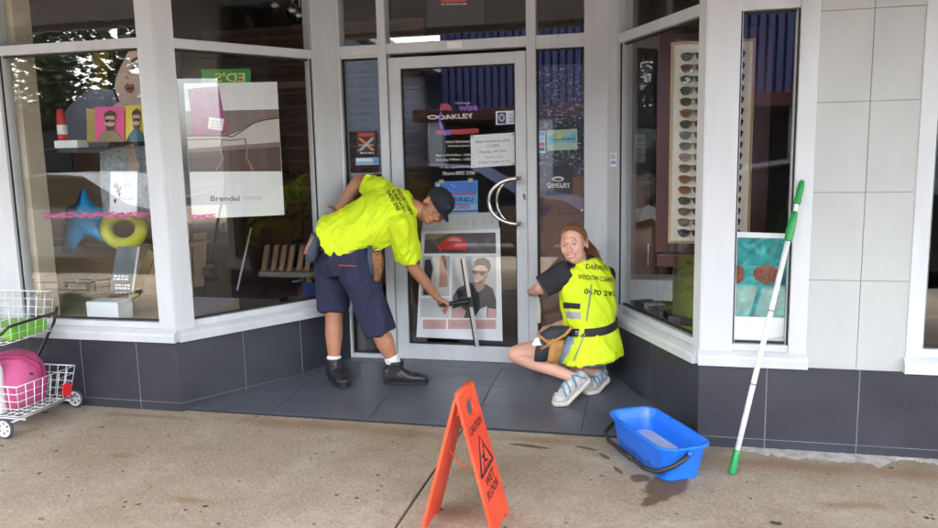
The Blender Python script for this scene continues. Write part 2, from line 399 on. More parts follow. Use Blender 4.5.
window(SL, [(.0, .118), (uL, LSL-.004)], .118, uL, (.008, LSL), 'angled window left of the door with the framed spectacles poster')
uR0, uR1 = SR.hit(617, 120)[0], SR.hit(697, 120)[0]
window(SR, [(.004, uR0), (uR1, LSR)], uR0, uR1, (.0, LSR-.008), 'angled window right of the door behind the crouching person')
window(FF, [(.245, .395), (.655, .737)], .395, .655, (.232, .742), 'narrow front window with the turquoise poster', lo=.535)
window(FF, [(1.174, 1.246), (2.4, 2.5)], 1.246, 2.4, (1.165, 2.5), 'dark window at the right edge')
# door surround with side lights and transom
bm = bmesh.new()
for a, b in ((-2.085, -2.046), (-1.780, -1.722), (-.787, -.726), (-.423, -.262)): fbox(bm, FD, a, b, .06, ZTOP-.002, -.10, 0, .004)
fbox(bm, FD, -2.05, -.30, 2.160, 2.224, -.095, -.006, .004)
for a, b in ((-2.05, -1.776), (-.73, -.42)): fbox(bm, FD, a, b, .075, .118, -.09, -.01, .003); fbox(bm, FD, a, b, 2.142, 2.164, -.085, -.014)
fbox(bm, FD, -1.73, -.78, .068, .0855, -.10, .03, .003)
ds = obj('door_frame', bm, ALU, shop)
for a, b in ((-2.046, -1.780), (-.726, -.423)):
    bm = bmesh.new(); fbox(bm, FD, a, b, .112, 2.146, -.056, -.050); obj('pane', bm, GLASS, ds)
    bm = bmesh.new(); fbox(bm, FD, a, b, .117, .127, -.06, -.03); fbox(bm, FD, a, b, 2.133, 2.143, -.06, -.03); fbox(bm, FD, a-.001, a+.008, .118, 2.142, -.06, -.03); fbox(bm, FD, b-.008, b+.001, .118, 2.142, -.06, -.03); obj('gasket', bm, RUBBER, ds)
bm = bmesh.new(); fbox(bm, FD, -2.046, -.423, 2.220, 2.95, -.057, -.051); obj('transom_pane', bm, GLASS, ds)
patch('maker_plate', FD, [(447, 42), (462, 41.5), (462, 48), (447, 48.5)], mat('plate_white', (.8, .8, .8), .4), ds, -.004)
# shell of the shop
WALLP = mat('interior_paint', (.16, .145, .13), .8, 0, .1, 3); DCEIL = mat('interior_ceiling', (.20, .18, .165), .85)
EXTW = mat('painted_render', (.42, .40, .37), .8, 0, .1, 2, .1, 60)
bm = bmesh.new(); box(bm, -16, -3.96, 3.96, 4.2, -.1, 5.2); obj('unseen_side_wall', bm, EXTW, shop)  # plain neighbour wall out of view, added to block light
bm = bmesh.new(); box(bm, -5.0, -3.972, 3.885, 3.955, .4285, 3.04); obj('side_pier', bm, ALU2, shop)
bm = bmesh.new(); box(bm, 2.5, 14, 3.96, 4.2, -.1, 5.2); obj('unseen_side_wall', bm, EXTW, shop)  # same added light-blocking wall on the right, out of view
bm = bmesh.new(); box(bm, -3.96, 2.5, 3.80, 4.15, 2.962, 5.2); obj('upper_wall', bm, EXTW, shop)
bm = bmesh.new(); box(bm, -3.0, .6, 4.152, 5.1, 2.962, 3.1); obj('entry_soffit', bm, mat('soffit_white', (.72, .72, .71), .6), shop)
CARPET = mat('dark_carpet', (.045, .035, .03), .95, 0, .3, 20)
bm = bmesh.new(); box(bm, -6.3, 3.4, 5.0, 9.4, -.02, .085); box(bm, -6.3, -2.9, 4.2, 4.998, -.02, .084); box(bm, .4, 3.4, 4.2, 4.998, -.02, .084)
tag(obj('shop_floor', bm, CARPET), kind='structure')
bm = bmesh.new(); box(bm, -6.3, 3.4, 4.155, 9.6, 3.105, 3.2); tag(obj('shop_ceiling', bm, DCEIL), kind='structure')
bm = bmesh.new(); box(bm, -6.3, 3.4, 9.4, 9.6, .085, 3.1); tag(obj('shop_wall_back', bm, WALLP), kind='structure')
bm = bmesh.new(); box(bm, -6.4, -6.2, 4.2, 9.4, .085, 3.1); tag(obj('shop_wall_left', bm, WALLP), kind='structure')
bm = bmesh.new(); box(bm, 3.2, 3.4, 4.2, 9.4, .085, 3.1); tag(obj('shop_wall_right', bm, WALLP), kind='structure')
# street awning over the pavement
aw = thing('awning', 'wide flat street awning over the pavement, its brown lining mirrored in the transom glass', 'awning', (-1, 1, 3.26))
AWM = mat('awning_lining', (.40, .375, .36), .7, 0, .12, 2)
for i in range(-11, 9):
    bm = bmesh.new(); box(bm, i*1.2+.006, i*1.2+1.194, -.82, 3.795, 3.26, 3.285, .003); obj('lining_panel', bm, AWM, aw)
bm = bmesh.new(); box(bm, -13.2, 10.8, -.90, 3.79, 3.286, 3.42); obj('deck', bm, mat('awning_deck', (.12, .10, .09), .8), aw)
bm = bmesh.new(); box(bm, -13.2, 10.8, -.96, -.84, 3.18, 3.54, .01); obj('fascia', bm, mat('awning_fascia', (.30, .28, .26), .6), aw)

# ================================================================ DOOR
door = thing('glass_door', 'pale aluminium framed glass door with curved steel handle and large sunglasses poster', 'door', (-1.25, YD, .088))
DZ0, DZ1 = .090, 2.136
dl, dr = -1.717, -.792
for (a, b) in ((dl, -1.633), (-.866, dr)):
    bm = bmesh.new(); fbox(bm, FD, a, b, DZ0, DZ1, -.075, -.022, .004); obj('stile', bm, ALU, door)
bm = bmesh.new(); fbox(bm, FD, -1.634, -.865, 2.062, DZ1-.001, -.074, -.023, .004); obj('top_rail', bm, ALU, door)
bm = bmesh.new(); fbox(bm, FD, -1.634, -.865, DZ0+.001, .198, -.074, -.023, .004); obj('bottom_rail', bm, ALU, door)
bm = bmesh.new(); fbox(bm, FD, -1.634, -.865, .196, 2.064, -.052, -.046); obj('pane', bm, GLASS, door)
bm = bmesh.new()
for (a, b, c, d) in ((-1.634, -.865, .197, .207), (-1.634, -.865, 2.053, 2.063), (-1.634, -1.625, .2, 2.06), (-.874, -.865, .2, 2.06)): fbox(bm, FD, a, b, c, d, -.056, -.036)
obj('gasket', bm, RUBBER, door)
for nm, d, pxx in (('outer_handle', .055, 487), ('inner_handle', -.125, 495)):
    u0, w0 = FD.hit(518, 178.5, d); u1, w1 = FD.hit(518, 224, d); ul, wl = FD.hit(pxx+1.5, 200, d)
    cu, cw = u0-.004, (w0+w1)/2; ry = (w0-w1)/2; rx = (cu-ul)
    pts = [FD.pt(cu, w0, -.03 if d > 0 else -.07)] + [FD.pt(cu - rx*math.sin(a), cw + ry*math.cos(a), d) for a in [math.pi*i/24 for i in range(25)]] + [FD.pt(cu, w1, -.03 if d > 0 else -.07)]
    bm = bmesh.new(); tube(bm, pts, .0145, 10); obj(nm, bm, STEEL, door, True)
u, w = FD.hit(524, 196, -.02); bm = bmesh.new(); fbox(bm, FD, u-.010, u+.010, w-.022, w+.022, -.03, -.016, .003); lk = obj('lock', bm, STEEL, door)
bm = bmesh.new(); fbox(bm, FD, u-.003, u+.003, w-.009, w+.007, -.02, -.0150); obj('keyhole', bm, BLACK, lk)
# ================================================================ SIGNS, POSTERS AND STICKERS
def flat(c, r=.55): return mat('print_%02x%02x%02x' % tuple(int(255*max(0, min(1, x))**.4545) for x in c), c, r)
PINK, MAG, RED, NAVY, SKYB = flat((.75, .12, .33)), flat((.42, .05, .26)), flat((.62, .03, .03)), flat((.02, .05, .25)), flat((.12, .38, .80))
SKIN1, SKIN2, ORANGE, YEL, PURP = flat((.62, .38, .28)), flat((.42, .22, .14)), flat((.85, .22, .03)), flat((.80, .66, .05)), flat((.22, .12, .62))
TAUPE, MAUVE, LGREY, CHAR, BROWN = flat((.17, .12, .10)), flat((.45, .36, .33)), flat((.62, .62, .63)), flat((.035, .035, .04)), flat((.20, .11, .07))
CREAM, TEAL, DTEAL, LTEAL, BLUSH = flat((.72, .66, .52)), flat((.03, .42, .42)), flat((.01, .22, .25)), flat((.25, .66, .64)), flat((.60, .36, .33))
GREEN = flat((.02, .30, .04)); LBLUE = flat((.35, .55, .80))
def R4(x0, y0, x1, y1): return [(x0, y0), (x1, y0), (x1, y1), (x0, y1)]
def sheet(name, label, cat, fr, pxs, m, d, group=None, t=.0015):
    o = patch(name, fr, pxs, m, None, d, t); return tag(o, label, cat, group)
DI = -.060                                     # just inside the door glass
# --- large poster on the door
DP = -.0535
po = sheet('poster', 'large white poster with a man in sunglasses taped low on the door', 'poster', FD, [(421.5, 231), (500, 228), (502.5, 341), (416.5, 337)], PAPER, DP-.006)
D1, D2, D3 = DP-.0045, DP-.0030, DP-.0015
patch('header', FD, [(424, 215), (497, 212), (499.5, 229), (421.5, 231.5)], flat((.60, .62, .62)), po, DP-.0058)
for k_, ch_ in enumerate('GETA'): text('letter', ch_, flat((.42, .43, .44)), FD, 466+k_*8.6, 222.8-k_*.3, 3.6, 4.8, D1, po)
ph = patch('photo_car', FD, [(425, 234), (495.5, 232.5), (496, 253.5), (424, 253.5)], mat('print_road', (.10, .085, .085), .6, 0, .4, 25), po, D1)
patch('car_body', FD, [(437, 246), (443, 241), (448, 236.5), (460, 236.5), (466, 241), (467, 249), (462, 252), (440, 251)], RED, ph, D2)
patch('car_glass', FD, [(447, 241), (450, 238), (459, 238), (462, 241.5)], BLUSH, ph, D3)
patch('car_bumper', FD, [(442, 249.5), (464, 250), (463, 252.5), (442, 252)], CHAR, ph, D3)
patch('verge', FD, [(425, 234), (448, 234), (436, 239), (425, 240)], flat((.33, .29, .16)), ph, D2)
ph = patch('photo_man', FD, [(453, 256), (496, 255.5), (496.5, 318), (451, 318)], flat((.52, .53, .54)), po, D1)
patch('jacket', FD, [(452, 318), (453, 296), (458, 288), (470, 282.5), (478, 287), (486, 284), (493, 289), (496, 300), (496.3, 318)], CHAR, ph, D2)
patch('forearm', FD, [(452, 309), (461, 306), (466, 311), (464, 318), (451.4, 318)], BLUSH, ph, D3)
patch('neck', FD, [(472, 283), (485, 279), (484, 288), (478, 293)], SKIN2, ph, D3)
patch('shirt', FD, [(474, 318), (480, 309), (487, 306), (487, 318)], LGREY, ph, D3)
patch('hand', FD, [(488, 308), (496, 309), (496.3, 318), (488, 318)], BLUSH, ph, D3)
patch('face', FD, ell(480.5, 273.5, 7.0, 10.8, 22, 0, .25), flat((.66, .43, .34)), ph, D3)
patch('cheek_shade', FD, [(484, 276), (487.6, 270), (487.4, 277), (484, 283.5), (480.5, 284.2), (483, 280)], flat((.46, .27, .20)), ph, D3+.0006)
patch('nose', FD, [(476.5, 274), (478, 274), (477.6, 278.4), (475.2, 278.2)], flat((.56, .35, .27)), ph, D3+.0006)
patch('teeth', FD, [(474.8, 280.4), (479.3, 280.9), (478.6, 282.2), (475.6, 281.9)], PAPER, ph, D3+.0016)
patch('hair', FD, [(473.2, 268.5), (473.6, 262.5), (477.5, 258.5), (484, 257.6), (489.5, 260.5), (491, 266), (489, 273), (487.2, 268.4), (484, 265.4), (478, 265)], flat((.03, .02, .015)), ph, D3+.0008)
patch('sunglasses', FD, [(472.2, 270.2), (487.5, 271.6), (487.4, 272.8), (484.8, 273), (484, 275.2), (481, 275.6), (478.8, 272.9), (477.2, 274.6), (473.2, 274.2)], BLACK, ph, D3+.0012)
patch('mouth', FD, [(474.5, 280.3), (479.5, 280.8), (479, 281.8), (475, 281.5)], flat((.35, .12, .1)), ph, D3+.0012)
ph = patch('photo_figures', FD, [(423, 256), (450, 256), (449, 296), (421, 296)], flat((.50, .50, .49)), po, D1)
patch('figure', FD, [(440, 258), (443, 256.5), (446, 259), (447, 270), (447.5, 287), (439, 287), (439.5, 268)], flat((.33, .13, .09)), ph, D2)
patch('figure', FD, [(425, 260), (430, 259), (433, 268), (431, 280), (434, 295), (423, 295), (424, 275)], CHAR, ph, D2)
patch('figure_head', FD, ell(443, 258.5, 2.6, 3.4, 12), SKIN2, ph, D3)
ph = patch('photo_pale', FD, [(421, 298), (449, 298), (449, 318), (420, 317)], flat((.62, .63, .66)), po, D1)
for x0, x1 in ((423, 446), (448, 471), (473, 496)):
    q = patch('caption_block', FD, R4(x0, 319.5, x1, 329), BLUSH, po, D1); lines('print', flat((.42, .2, .18)), FD, x0+3, x1-3, (323.5, 325.5), .7, D2, q, x0)
# --- other things on the door glass
n = sheet('notice', 'white typed closing notice taped at the top right of the door glass', 'notice', FD, [(470.5, 135.5), (515, 132.5), (515.5, 165), (471, 168)], PAPER, DI)
for s, x, y, w, h in (('Please note that we will be', 493, 141, 34, 2.6), ('CLOSED', 493, 145.8, 13, 2.8), ('Monday 4th May', 493, 151.8, 27, 3.4), ('We will re-open', 494, 157.2, 18, 2.5), ('8:30am Tuesday 5th May', 495, 162.2, 32, 3)):
    text('lettering', s, GREYINK, FD, x, y, w, h, DI+.002, n, rot=-.06)
for x, y in ((472.5, 137), (513, 134.5), (473, 166), (513.5, 163.5)): patch('tape', FD, R4(x-1.6, y-1.3, x+1.6, y+1.3), CREAM, n, DI+.0018)
n = sheet('badge_sticker', 'small white sticker with a dark crest near the top right of the door glass', 'sticker', FD, [(495.5, 111.5), (514.5, 110.5), (515, 124), (496, 125)], PAPER, DI)
patch('crest', FD, R4(497.5, 112.5, 506, 123.7), NAVY, n, DI+.0015); patch('crest_ring', FD, ell(501.7, 117.8, 3.1, 3.9, 18), LGREY, n, DI+.0025); patch('crest_core', FD, ell(501.7, 117.8, 2.0, 2.6, 16), flat((.1, .14, .22)), n, DI+.0035)
for y in (114, 117.4, 120.6): patch('bar', FD, R4(508.5, y, 513.5, y+2), LBLUE, n, DI+.0015)
n = sheet('blue_poster', 'blue star-spangled poster with red lettering behind the bent man\'s cap', 'poster', FD, [(435, 182), (477.5, 180.5), (478, 213), (435.5, 214)], SKYB, DI)
patch('night_band', FD, [(435.6, 182.5), (477, 181), (477.3, 193), (435.8, 194)], flat((.05, .2, .62)), n, DI+.0012)
patch('pale_band', FD, [(435.8, 205), (477.6, 204), (477.8, 212.4), (435.9, 213.2)], flat((.35, .55, .85)), n, DI+.0012)
patch('red_rule', FD, [(448, 193.6), (476, 193), (476, 194.6), (448, 195.2)], RED, n, DI+.0022)
patch('moon', FD, [(436.5, 184), (439, 183), (440.5, 187), (443.5, 190.5), (438, 191.5)], flat((.75, .5, .4)), n, DI+.0022)
text('lettering', 'CLOSED', flat((.35, .03, .12)), FD, 459, 206.5, 22, 4.4, DI+.0024, n, bold=.02)
lines('print', NAVY, FD, 452, 474, (198.5, 200.5), 1.6, DI+.0024, n, 12)
lines('print', PURP, FD, 446, 470, (188,), 1.5, DI+.0024, n, 13)
for i in range(9):
    rr = random.Random(i); x, y = rr.uniform(444, 476), rr.uniform(183, 203); patch('star', FD, ell(x, y, .55, .55, 5), PAPER, n, DI+.0024)
patch('base_rule', FD, [(436, 211), (477.6, 210.2), (477.7, 211.4), (436, 212.2)], NAVY, n, DI+.0026)
for x, y in ((441.5, 181.5), (470.5, 180.3)): patch('tape', FD, R4(x-2.4, y-2, x+2.4, y+1.8), flat((.45, .38, .26)), n, DI+.003)
# vinyl lettering on the glass
v = sheet('vinyl_logo', 'white OAKLEY lettering with ring logo across the upper door glass', 'lettering', FD, ell(432.5, 117.3, 5.4, 2.2, 20), VINYL, DI)
patch('ring_core', FD, ell(432.5, 117.3, 3.4, 1.1, 18), BLACK, v, DI+.0016)
text('lettering', 'OAKLEY', VINYL, FD, 455.5, 116.6, 36, 4.8, DI, v, rot=-.05, bold=.03, shear=-.25)
v = tag(text('vinyl_name', 'wise', PURP, FD, 468, 107.4, 19, 6.8, DI, None, rot=-.03, bold=.03), 'purple lettering wise above the white logo on the door glass', 'lettering')
patch('eye_mark', FD, [(440, 104), (447, 103.5), (451, 106), (452, 111), (447, 110), (440, 111)], flat((.45, .04, .10)), v, DI)
patch('swoosh', FD, [(440, 112), (442, 112), (441, 122), (444, 130), (441, 129), (438.5, 121)], PURP, v, DI)
patch('small_word', FD, R4(455, 102.4, 470, 104), GREYINK, v, DI)
v = tag(patch('vinyl_band', FD, [(436, 130.5), (478, 128.5), (479, 132.5), (470, 134), (437, 135)], flat((.50, .04, .05)), None, DI), 'red brush-stroke vinyl band under the white logo on the door', 'lettering')
patch('band_mark', FD, [(441, 131.2), (452, 130.4), (451, 134.8), (443, 135.6)], PURP, v, DI+.0016)
hrs = None
for s, x, y, w, h in (('Ashley Optometrist', 458, 142, 25, 3.4), ('Dispensing Optician', 459, 146, 22, 2.4), ('Mon to Fri 8:30am - 5:00pm', 455, 155.3, 38, 3.0), ('Saturday 9:00am - 1:00pm', 455, 159.8, 38, 3.2), ('or by appointment', 456, 167, 32, 3.2), ('Phone 8985 3700', 459, 173.2, 32, 3.6)):
    t = text('opening_hours' if hrs is None else 'lettering', s, VINYL, FD, x, y, w, h, DI, hrs, rot=-.02, bold=.01)
    if hrs is None: hrs = tag(t, 'small white opening hours lettering in the middle of the door glass', 'lettering')
# left side light
n = sheet('x_sticker', 'black sticker with a big orange X on the left side light', 'sticker', FD, [(357, 132.5), (375, 131.5), (375.5, 154), (357, 154.5)], BLACK, DI)
patch('cross', FD, [(357.5, 138), (361, 138), (375, 150.5), (371.5, 150.8)], ORANGE, n, DI+.0015); patch('cross', FD, [(371, 138), (374.8, 137.8), (361.5, 151), (357.6, 151)], flat((.55, .42, .34)), n, DI+.0022)
patch('red_bar', FD, R4(358, 133, 374, 136.5), RED, n, DI+.0015); lines('print', LGREY, FD, 358.5, 374, (145.2, 153), 1.4, DI+.003, n, 4)
n = sheet('pale_sticker', 'small pale blue sticker under the orange X sticker', 'sticker', FD, [(355.5, 157.8), (378.5, 157.4), (378.7, 164.8), (355.7, 165.4)], LBLUE, DI)
patch('print', FD, R4(356.8, 158.8, 372, 161.4), PAPER, n, DI+.0015); patch('mark', FD, R4(374, 158.6, 377.5, 164), SKYB, n, DI+.0015)
# right side light
def sparkle():
    m = bpy.data.materials.new('sparkling_water_print'); m.use_nodes = True; nt = m.node_tree; b = nt.nodes['Principled BSDF']; b.inputs['Roughness'].default_value = .5
    tc = nt.nodes.new('ShaderNodeTexCoord'); mp = nt.nodes.new('ShaderNodeMapping'); mp.inputs['Scale'].default_value = (1, 1, 1.9); vo = nt.nodes.new('ShaderNodeTexNoise'); vo.inputs['Scale'].default_value = 48; vo.inputs['Detail'].default_value = 3; vo.inputs['Roughness'].default_value = .8
    rp = nt.nodes.new('ShaderNodeValToRGB'); e = rp.color_ramp.elements; e[0].position = .42; e[0].color = (.008, .010, .028, 1); e[1].position = .70; e[1].color = (.75, .75, .80, 1); k = rp.color_ramp.elements.new(.57); k.color = (.03, .035, .075, 1)
    nt.links.new(tc.outputs['Object'], mp.inputs[0]); nt.links.new(mp.outputs[0], vo.inputs['Vector']); nt.links.new(vo.outputs[0], rp.inputs[0]); nt.links.new(rp.outputs[0], b.inputs['Base Color']); return m
SPK = sparkle()
sheet('water_poster', 'dark poster of glittering night water filling the upper right side light', 'poster', FD, [(536.5, 66), (583.5, 64), (584, 176), (537, 178)], SPK, DI-.008)
n = sheet('sun_card', 'pale card with a yellow sun and blue sea on the right side light', 'card', FD, [(546.5, 130.5), (577, 128.8), (577.5, 149.5), (547, 151)], flat((.45, .62, .50)), DI)
patch('sea', FD, [(547.2, 137), (557, 133), (566, 137), (576, 131.5), (576.6, 143), (560, 142), (547.6, 145)], flat((.18, .52, .66)), n, DI+.0015); patch('sun_disc', FD, ell(559, 136.5, 3.2, 3, 14), YEL, n, DI+.0025)
lines('print', NAVY, FD, 549, 575, (140,), 1.2, DI+.003, n, 9, -.05)
n = sheet('sticker_strip', 'narrow strip of red and blue card stickers beside the sun card', 'sticker', FD, R4(538, 131, 545.3, 153), PAPER, DI)
for y, c in ((132, SKYB), (137.5, LBLUE), (142.6, RED), (147.4, NAVY)): patch('sticker_mark', FD, R4(538.8, y, 544.6, y+3.8), c, n, DI+.0015)
n = sheet('brand_card', 'black OAKLEY card with white ellipse logo on the right side light', 'card', FD, [(545.5, 166.5), (572, 165.5), (572.5, 194.5), (546, 195.5)], BLACK, DI)
patch('ring', FD, ell(558, 179, 6.0, 2.6, 20), VINYL, n, DI+.0015); patch('ring_core', FD, ell(558, 179.4, 3.8, 1.2, 16), BLACK, n, DI+.0025)
text('lettering', 'OAKLEY', VINYL, FD, 558.5, 184.8, 24, 3.6, DI+.0016, n, bold=.03, shear=-.2); lines('print', VINYL, FD, 547, 571, (187.4,), .9, DI+.0016, n, 1)
BRP = mat('brown_board', (.20, .11, .08), .75, 0, .12, 4)
n = sheet('display_board', 'brown display board behind the lower right side light, by the red-haired person', 'board', YP(YD+.075), [(530, 178), (590, 176), (590, 352), (530, 356)], BRP, 0, None, .02)
patch('logo_bird', YP(YD+.075), [(539, 209), (543, 205.5), (546, 207), (551, 204.5), (550, 210), (546, 214.5), (541, 214)], flat((.05, .02, .06)), n, .003); lines('print', flat((.07, .03, .04)), YP(YD+.075), 556, 580, (209.5, 213), 1.3, .003, n, 5)
# over the door
n = sheet('hanging_sign', 'black hanging sign with a red logo behind the transom glass', 'sign', FD, [(427, -14), (483.5, -16), (483.5, 24), (427, 27)], mat('sign_black', (.010, .010, .012), .5), DI-.01, None, .012)
patch('red_plate', FD, [(441, -9), (466, -10), (466.5, 1.5), (441, 3)], RED, n, DI-.008); lines('print', LGREY, FD, 441, 467, (4.6,), 1.2, DI-.008, n, 3, -.02)

# --- left angled window: framed poster and flyer
GI = -.066
n = sheet('spectacles_poster', 'big framed white poster of spectacles in the angled window left of the door', 'poster', SL, [(184, 83.5), (277, 82), (284.5, 215), (192.5, 219)], PAPER, GI, None, .008)
ph = patch('photo', SL, [(185.8, 111.5), (278.6, 109.5), (281.5, 171.3), (189.6, 171.8)], mat('print_taupe', (.11, .07, .06), .6, 0, .2, 6), n, GI+.0015)
patch('blur_light', SL, [(187.2, 136.5), (226, 136.5), (240, 131), (256, 121.5), (279, 117.6), (279.6, 142), (188.3, 149)], flat((.62, .57, .54)), ph, GI+.0028)
patch('blur_mid', SL, [(188.4, 149), (279.8, 142), (280.2, 147), (188.6, 153)], flat((.23, .17, .15)), ph, GI+.0030)
patch('brow_band', SL, [(185.9, 112), (278.7, 110), (279, 117), (256, 120.6), (240, 130), (226, 135.5), (187, 135.8)], flat((.24, .18, .16)), ph, GI+.0026)
for pts, m_ in (([(187, 136), (226, 136), (232, 137), (240, 132.5), (253, 123.5), (265, 120), (279, 118.2)], CHAR), ([(187.4, 140), (215, 139), (230, 140.5), (243, 139)], BROWN)):
    bm = bmesh.new(); q = [SL.pt(*SL.hit(x, y, GI+.005), GI+.005) for x, y in pts]; tube(bm, q, .0035, 6); obj('frame_line', bm, m_, ph)
for pts in ([(222, 140), (220, 150), (223, 158), (216, 170)], [(245, 138), (247, 150), (246, 156), (253, 170.5)]):
    bm = bmesh.new(); q = [SL.pt(*SL.hit(x, y, GI+.005), GI+.005) for x, y in pts]; tube(bm, q, .0055, 6); obj('hinge', bm, flat((.38, .2, .15)), ph)
text('lettering', 'Brendel', flat((.12, .12, .13)), SL, 225, 198.6, 29, 5.2, GI+.002, n, bold=.01); text('lettering', 'EYEWEAR', flat((.5, .5, .52)), SL, 253, 198, 18, 3, GI+.002, n)
lines('print', flat((.5, .5, .52)), SL, 222, 232, (203.2,), .8, GI+.002, n, 2)
n = sheet('flyer', 'magenta flyer with a small white map taped on the spectacles poster', 'flyer', SL, [(188, 89), (218.5, 86.5), (227.5, 132.8), (195, 136.2)], mat('flyer_magenta', (.36, .04, .22), .5, 0, .35, 7), GI+.008)
lines('title', flat((.8, .5, .6)), SL, 193, 217, (91.2,), 2.6, GI+.010, n, 16, -.05); lines('print', flat((.7, .35, .5)), SL, 196, 219, (96, 99.5, 103, 106.5, 110, 113.5, 117), .9, GI+.010, n, 6, -.05)
mp_ = patch('map', SL, [(209, 117), (224, 119), (222.5, 131), (207.5, 128.5)], PAPER, n, GI+.0095); lines('print', GREYINK, SL, 210.5, 221, (121, 124, 127), .8, GI+.011, mp_, 8, .1)
bm = bmesh.new(); rr = random.Random(5)
for i in range(46):
    x = rr.uniform(191, 214); y = 217.4 - (x-191)*.05 + rr.uniform(-2.2, 1.4); u, w = SL.hit(x, y, GI+.006); fbox(bm, SL, u-.012, u+.012, w-.0025, w+.0025, GI+.005+i*.0002, GI+.008+i*.0002)
tag(obj('pink_fringe', bm, PINK), 'pink shredded paper caught under the spectacles poster', 'trim')
# green sign seen from behind, above the poster
n = sheet('green_sign', 'small green sign with mirrored gold lettering above the spectacles poster', 'sign', SL, [(201.5, 69.5), (250.5, 69), (251, 86), (202, 86)], GREEN, GI-.05, None, .01)
text('lettering', "ED'S", flat((.75, .65, .25)), SL, 230, 77.5, 30, 9.5, GI-.046, n, mirror=True, bold=.02)

# --- narrow window: turquoise poster
GI2 = -.066
def water():
    m = bpy.data.materials.new('pool_water_print'); m.use_nodes = True; nt = m.node_tree; b = nt.nodes['Principled BSDF']; b.inputs['Roughness'].default_value = .45
    tc = nt.nodes.new('ShaderNodeTexCoord'); n1 = nt.nodes.new('ShaderNodeTexNoise'); n1.inputs['Scale'].default_value = 9; n1.inputs['Detail'].default_value = 4; n1.inputs['Distortion'].default_value = 1.6
    rp = nt.nodes.new('ShaderNodeValToRGB'); e = rp.color_ramp.elements; e[0].position = .36; e[0].color = (.006, .13, .15, 1); e[1].position = .70; e[1].color = (.10, .47, .44, 1); k = rp.color_ramp.elements.new(.52); k.color = (.014, .27, .27, 1)
    nt.links.new(tc.outputs['Object'], n1.inputs['Vector']); nt.links.new(n1.outputs[0], rp.inputs[0]); nt.links.new(rp.outputs[0], b.inputs['Base Color']); return m
n = sheet('turquoise_poster', 'turquoise pool poster with speckled sunglasses in the narrow window by the pole', 'poster', FF, [(736.5, 231.8), (793.5, 234), (789.5, 351.5), (733, 350)], PAPER, GI2, None, .006)
patch('pool', FF, [(737.5, 237.5), (792.8, 238.5), (790.8, 318), (735.2, 316.3)], water(), n, GI2+.0015)
SPG = mat('speckled_frame', (.02, .015, .015), .5, 0, 0, 120, 0, 60, col2=(.36, .09, .035))
for cx, rx in ((738, 6.5), (766.5, 13.5)):
    pts = [(x, y) for x, y in ell(cx, 273.5, rx, 8.5, 24)]
    pts = [(x, y if y < 273.5 else 273.5+(y-273.5)*1.15) for x, y in pts if x >= 736]
    patch('sunglass_lens', FF, pts, SPG, n, GI2+.0025)
lines('print', LGREY, FF, 737, 760, (325,), .6, GI2+.002, n, 4); bm = bmesh.new(); tube(bm, [FF.pt(*FF.hit(766+i*.62, 340.5-i*.12+2.0*math.sin(i*1.1)*(1-.02*i), GI2+.003), GI2+.003) for i in range(28)], .0008, 5); obj('signature', bm, INK, n)
patch('red_flower', FF, [(783, 337), (786, 334.6), (787, 337), (790, 336), (788, 339), (789.6, 341.5), (786, 340.5), (784, 342), (784.5, 339)], flat((.6, .05, .12)), n, GI2+.0025)
# stickers and papers at the right angled window
n = sheet('window_sticker', 'tiny pale blue sticker at the edge of the right angled window', 'sticker', SR, [(610.5, 153.5), (616, 153), (616.2, 166.5), (610.6, 167)], PAPER, .0015)
patch('print', SR, R4(611.2, 154.5, 615.4, 159), LBLUE, n, .0025); patch('print', SR, R4(611.2, 161, 615.4, 164), SKYB, n, .0025)
# ================================================================ WINDOW DISPLAYS AND SHOP INTERIOR
def cutout(name, Y, pxs, m, parent=None, t=.006): return patch(name, YP(Y), pxs, m, parent, 0, t)
TAN = mat('tan_board', (.58, .41, .25), .7, 0, .08, 3); BEIGE = mat('beige_board', (.60, .49, .36), .7, 0, .06, 3); OAK = mat('brown_shelf', (.28, .15, .08), .5, 0, .25, 6, 0, 60, stretch=(1, 8, 8))
bm = bmesh.new(); box(bm, -4.4, -2.74, 4.02, 4.34, .30, .500); box(bm, -4.4, -2.9, 4.342, 4.9, .30, .4985); tag(obj('display_deck', bm, BEIGE), 'beige display deck inside the wide left window', 'deck')
bm = bmesh.new(); box(bm, -3.92, -3.755, 4.0, 4.14, .501, 2.95); tag(obj('display_post', bm, mat('cream_post', (.55, .48, .36), .6)), 'cream painted post just inside the wide left window', 'post')
bm = bmesh.new(); box(bm, -4.6, -3.30, 4.92, 4.95, .5, 1.42); tag(obj('back_board', bm, TAN), 'tan back board low behind the left window display', 'board')
bm = bmesh.new(); box(bm, -4.6, -3.1, 4.60, 4.90, .905, .925, .002); tag(obj('display_shelf', bm, OAK), 'brown wooden shelf behind the blue star', 'shelf')
# big cut-out fashion portrait
f = thing('portrait_cutout', 'giant cut-out of a woman with grey dress in the left window', 'poster', P(125, 185, 4.36))
PSK = flat((.74, .58, .50))
cutout('sleeve', 4.362, [(57, 153), (60, 128), (66, 110), (78, 97), (96, 88), (113, 90), (118, 105), (113, 130), (108, 147), (107, 153)], flat((.20, .21, .30)), f)
cutout('dress', 4.358, [(100, 152), (118, 147), (149, 146), (152, 215), (104, 217), (100, 185)], mat('sequin_print', (.30, .33, .34), .5, 0, .5, 60), f)
fc = cutout('face', 4.352, [(114.5, 88), (116, 78), (121, 66), (127, 54), (134, 46), (145, 41), (149, 70), (149, 100), (141, 107), (130, 108), (120, 103)], PSK, f)
cutout('eyebrow', 4.346, [(130, 61), (136, 57), (144, 58), (144, 59.6), (136, 59.4), (131, 63)], flat((.22, .15, .12)), fc)
cutout('eyelid', 4.344, [(131, 67.5), (136, 65.6), (143, 67), (142, 69.4), (134, 69.8)], flat((.14, .10, .10)), fc)
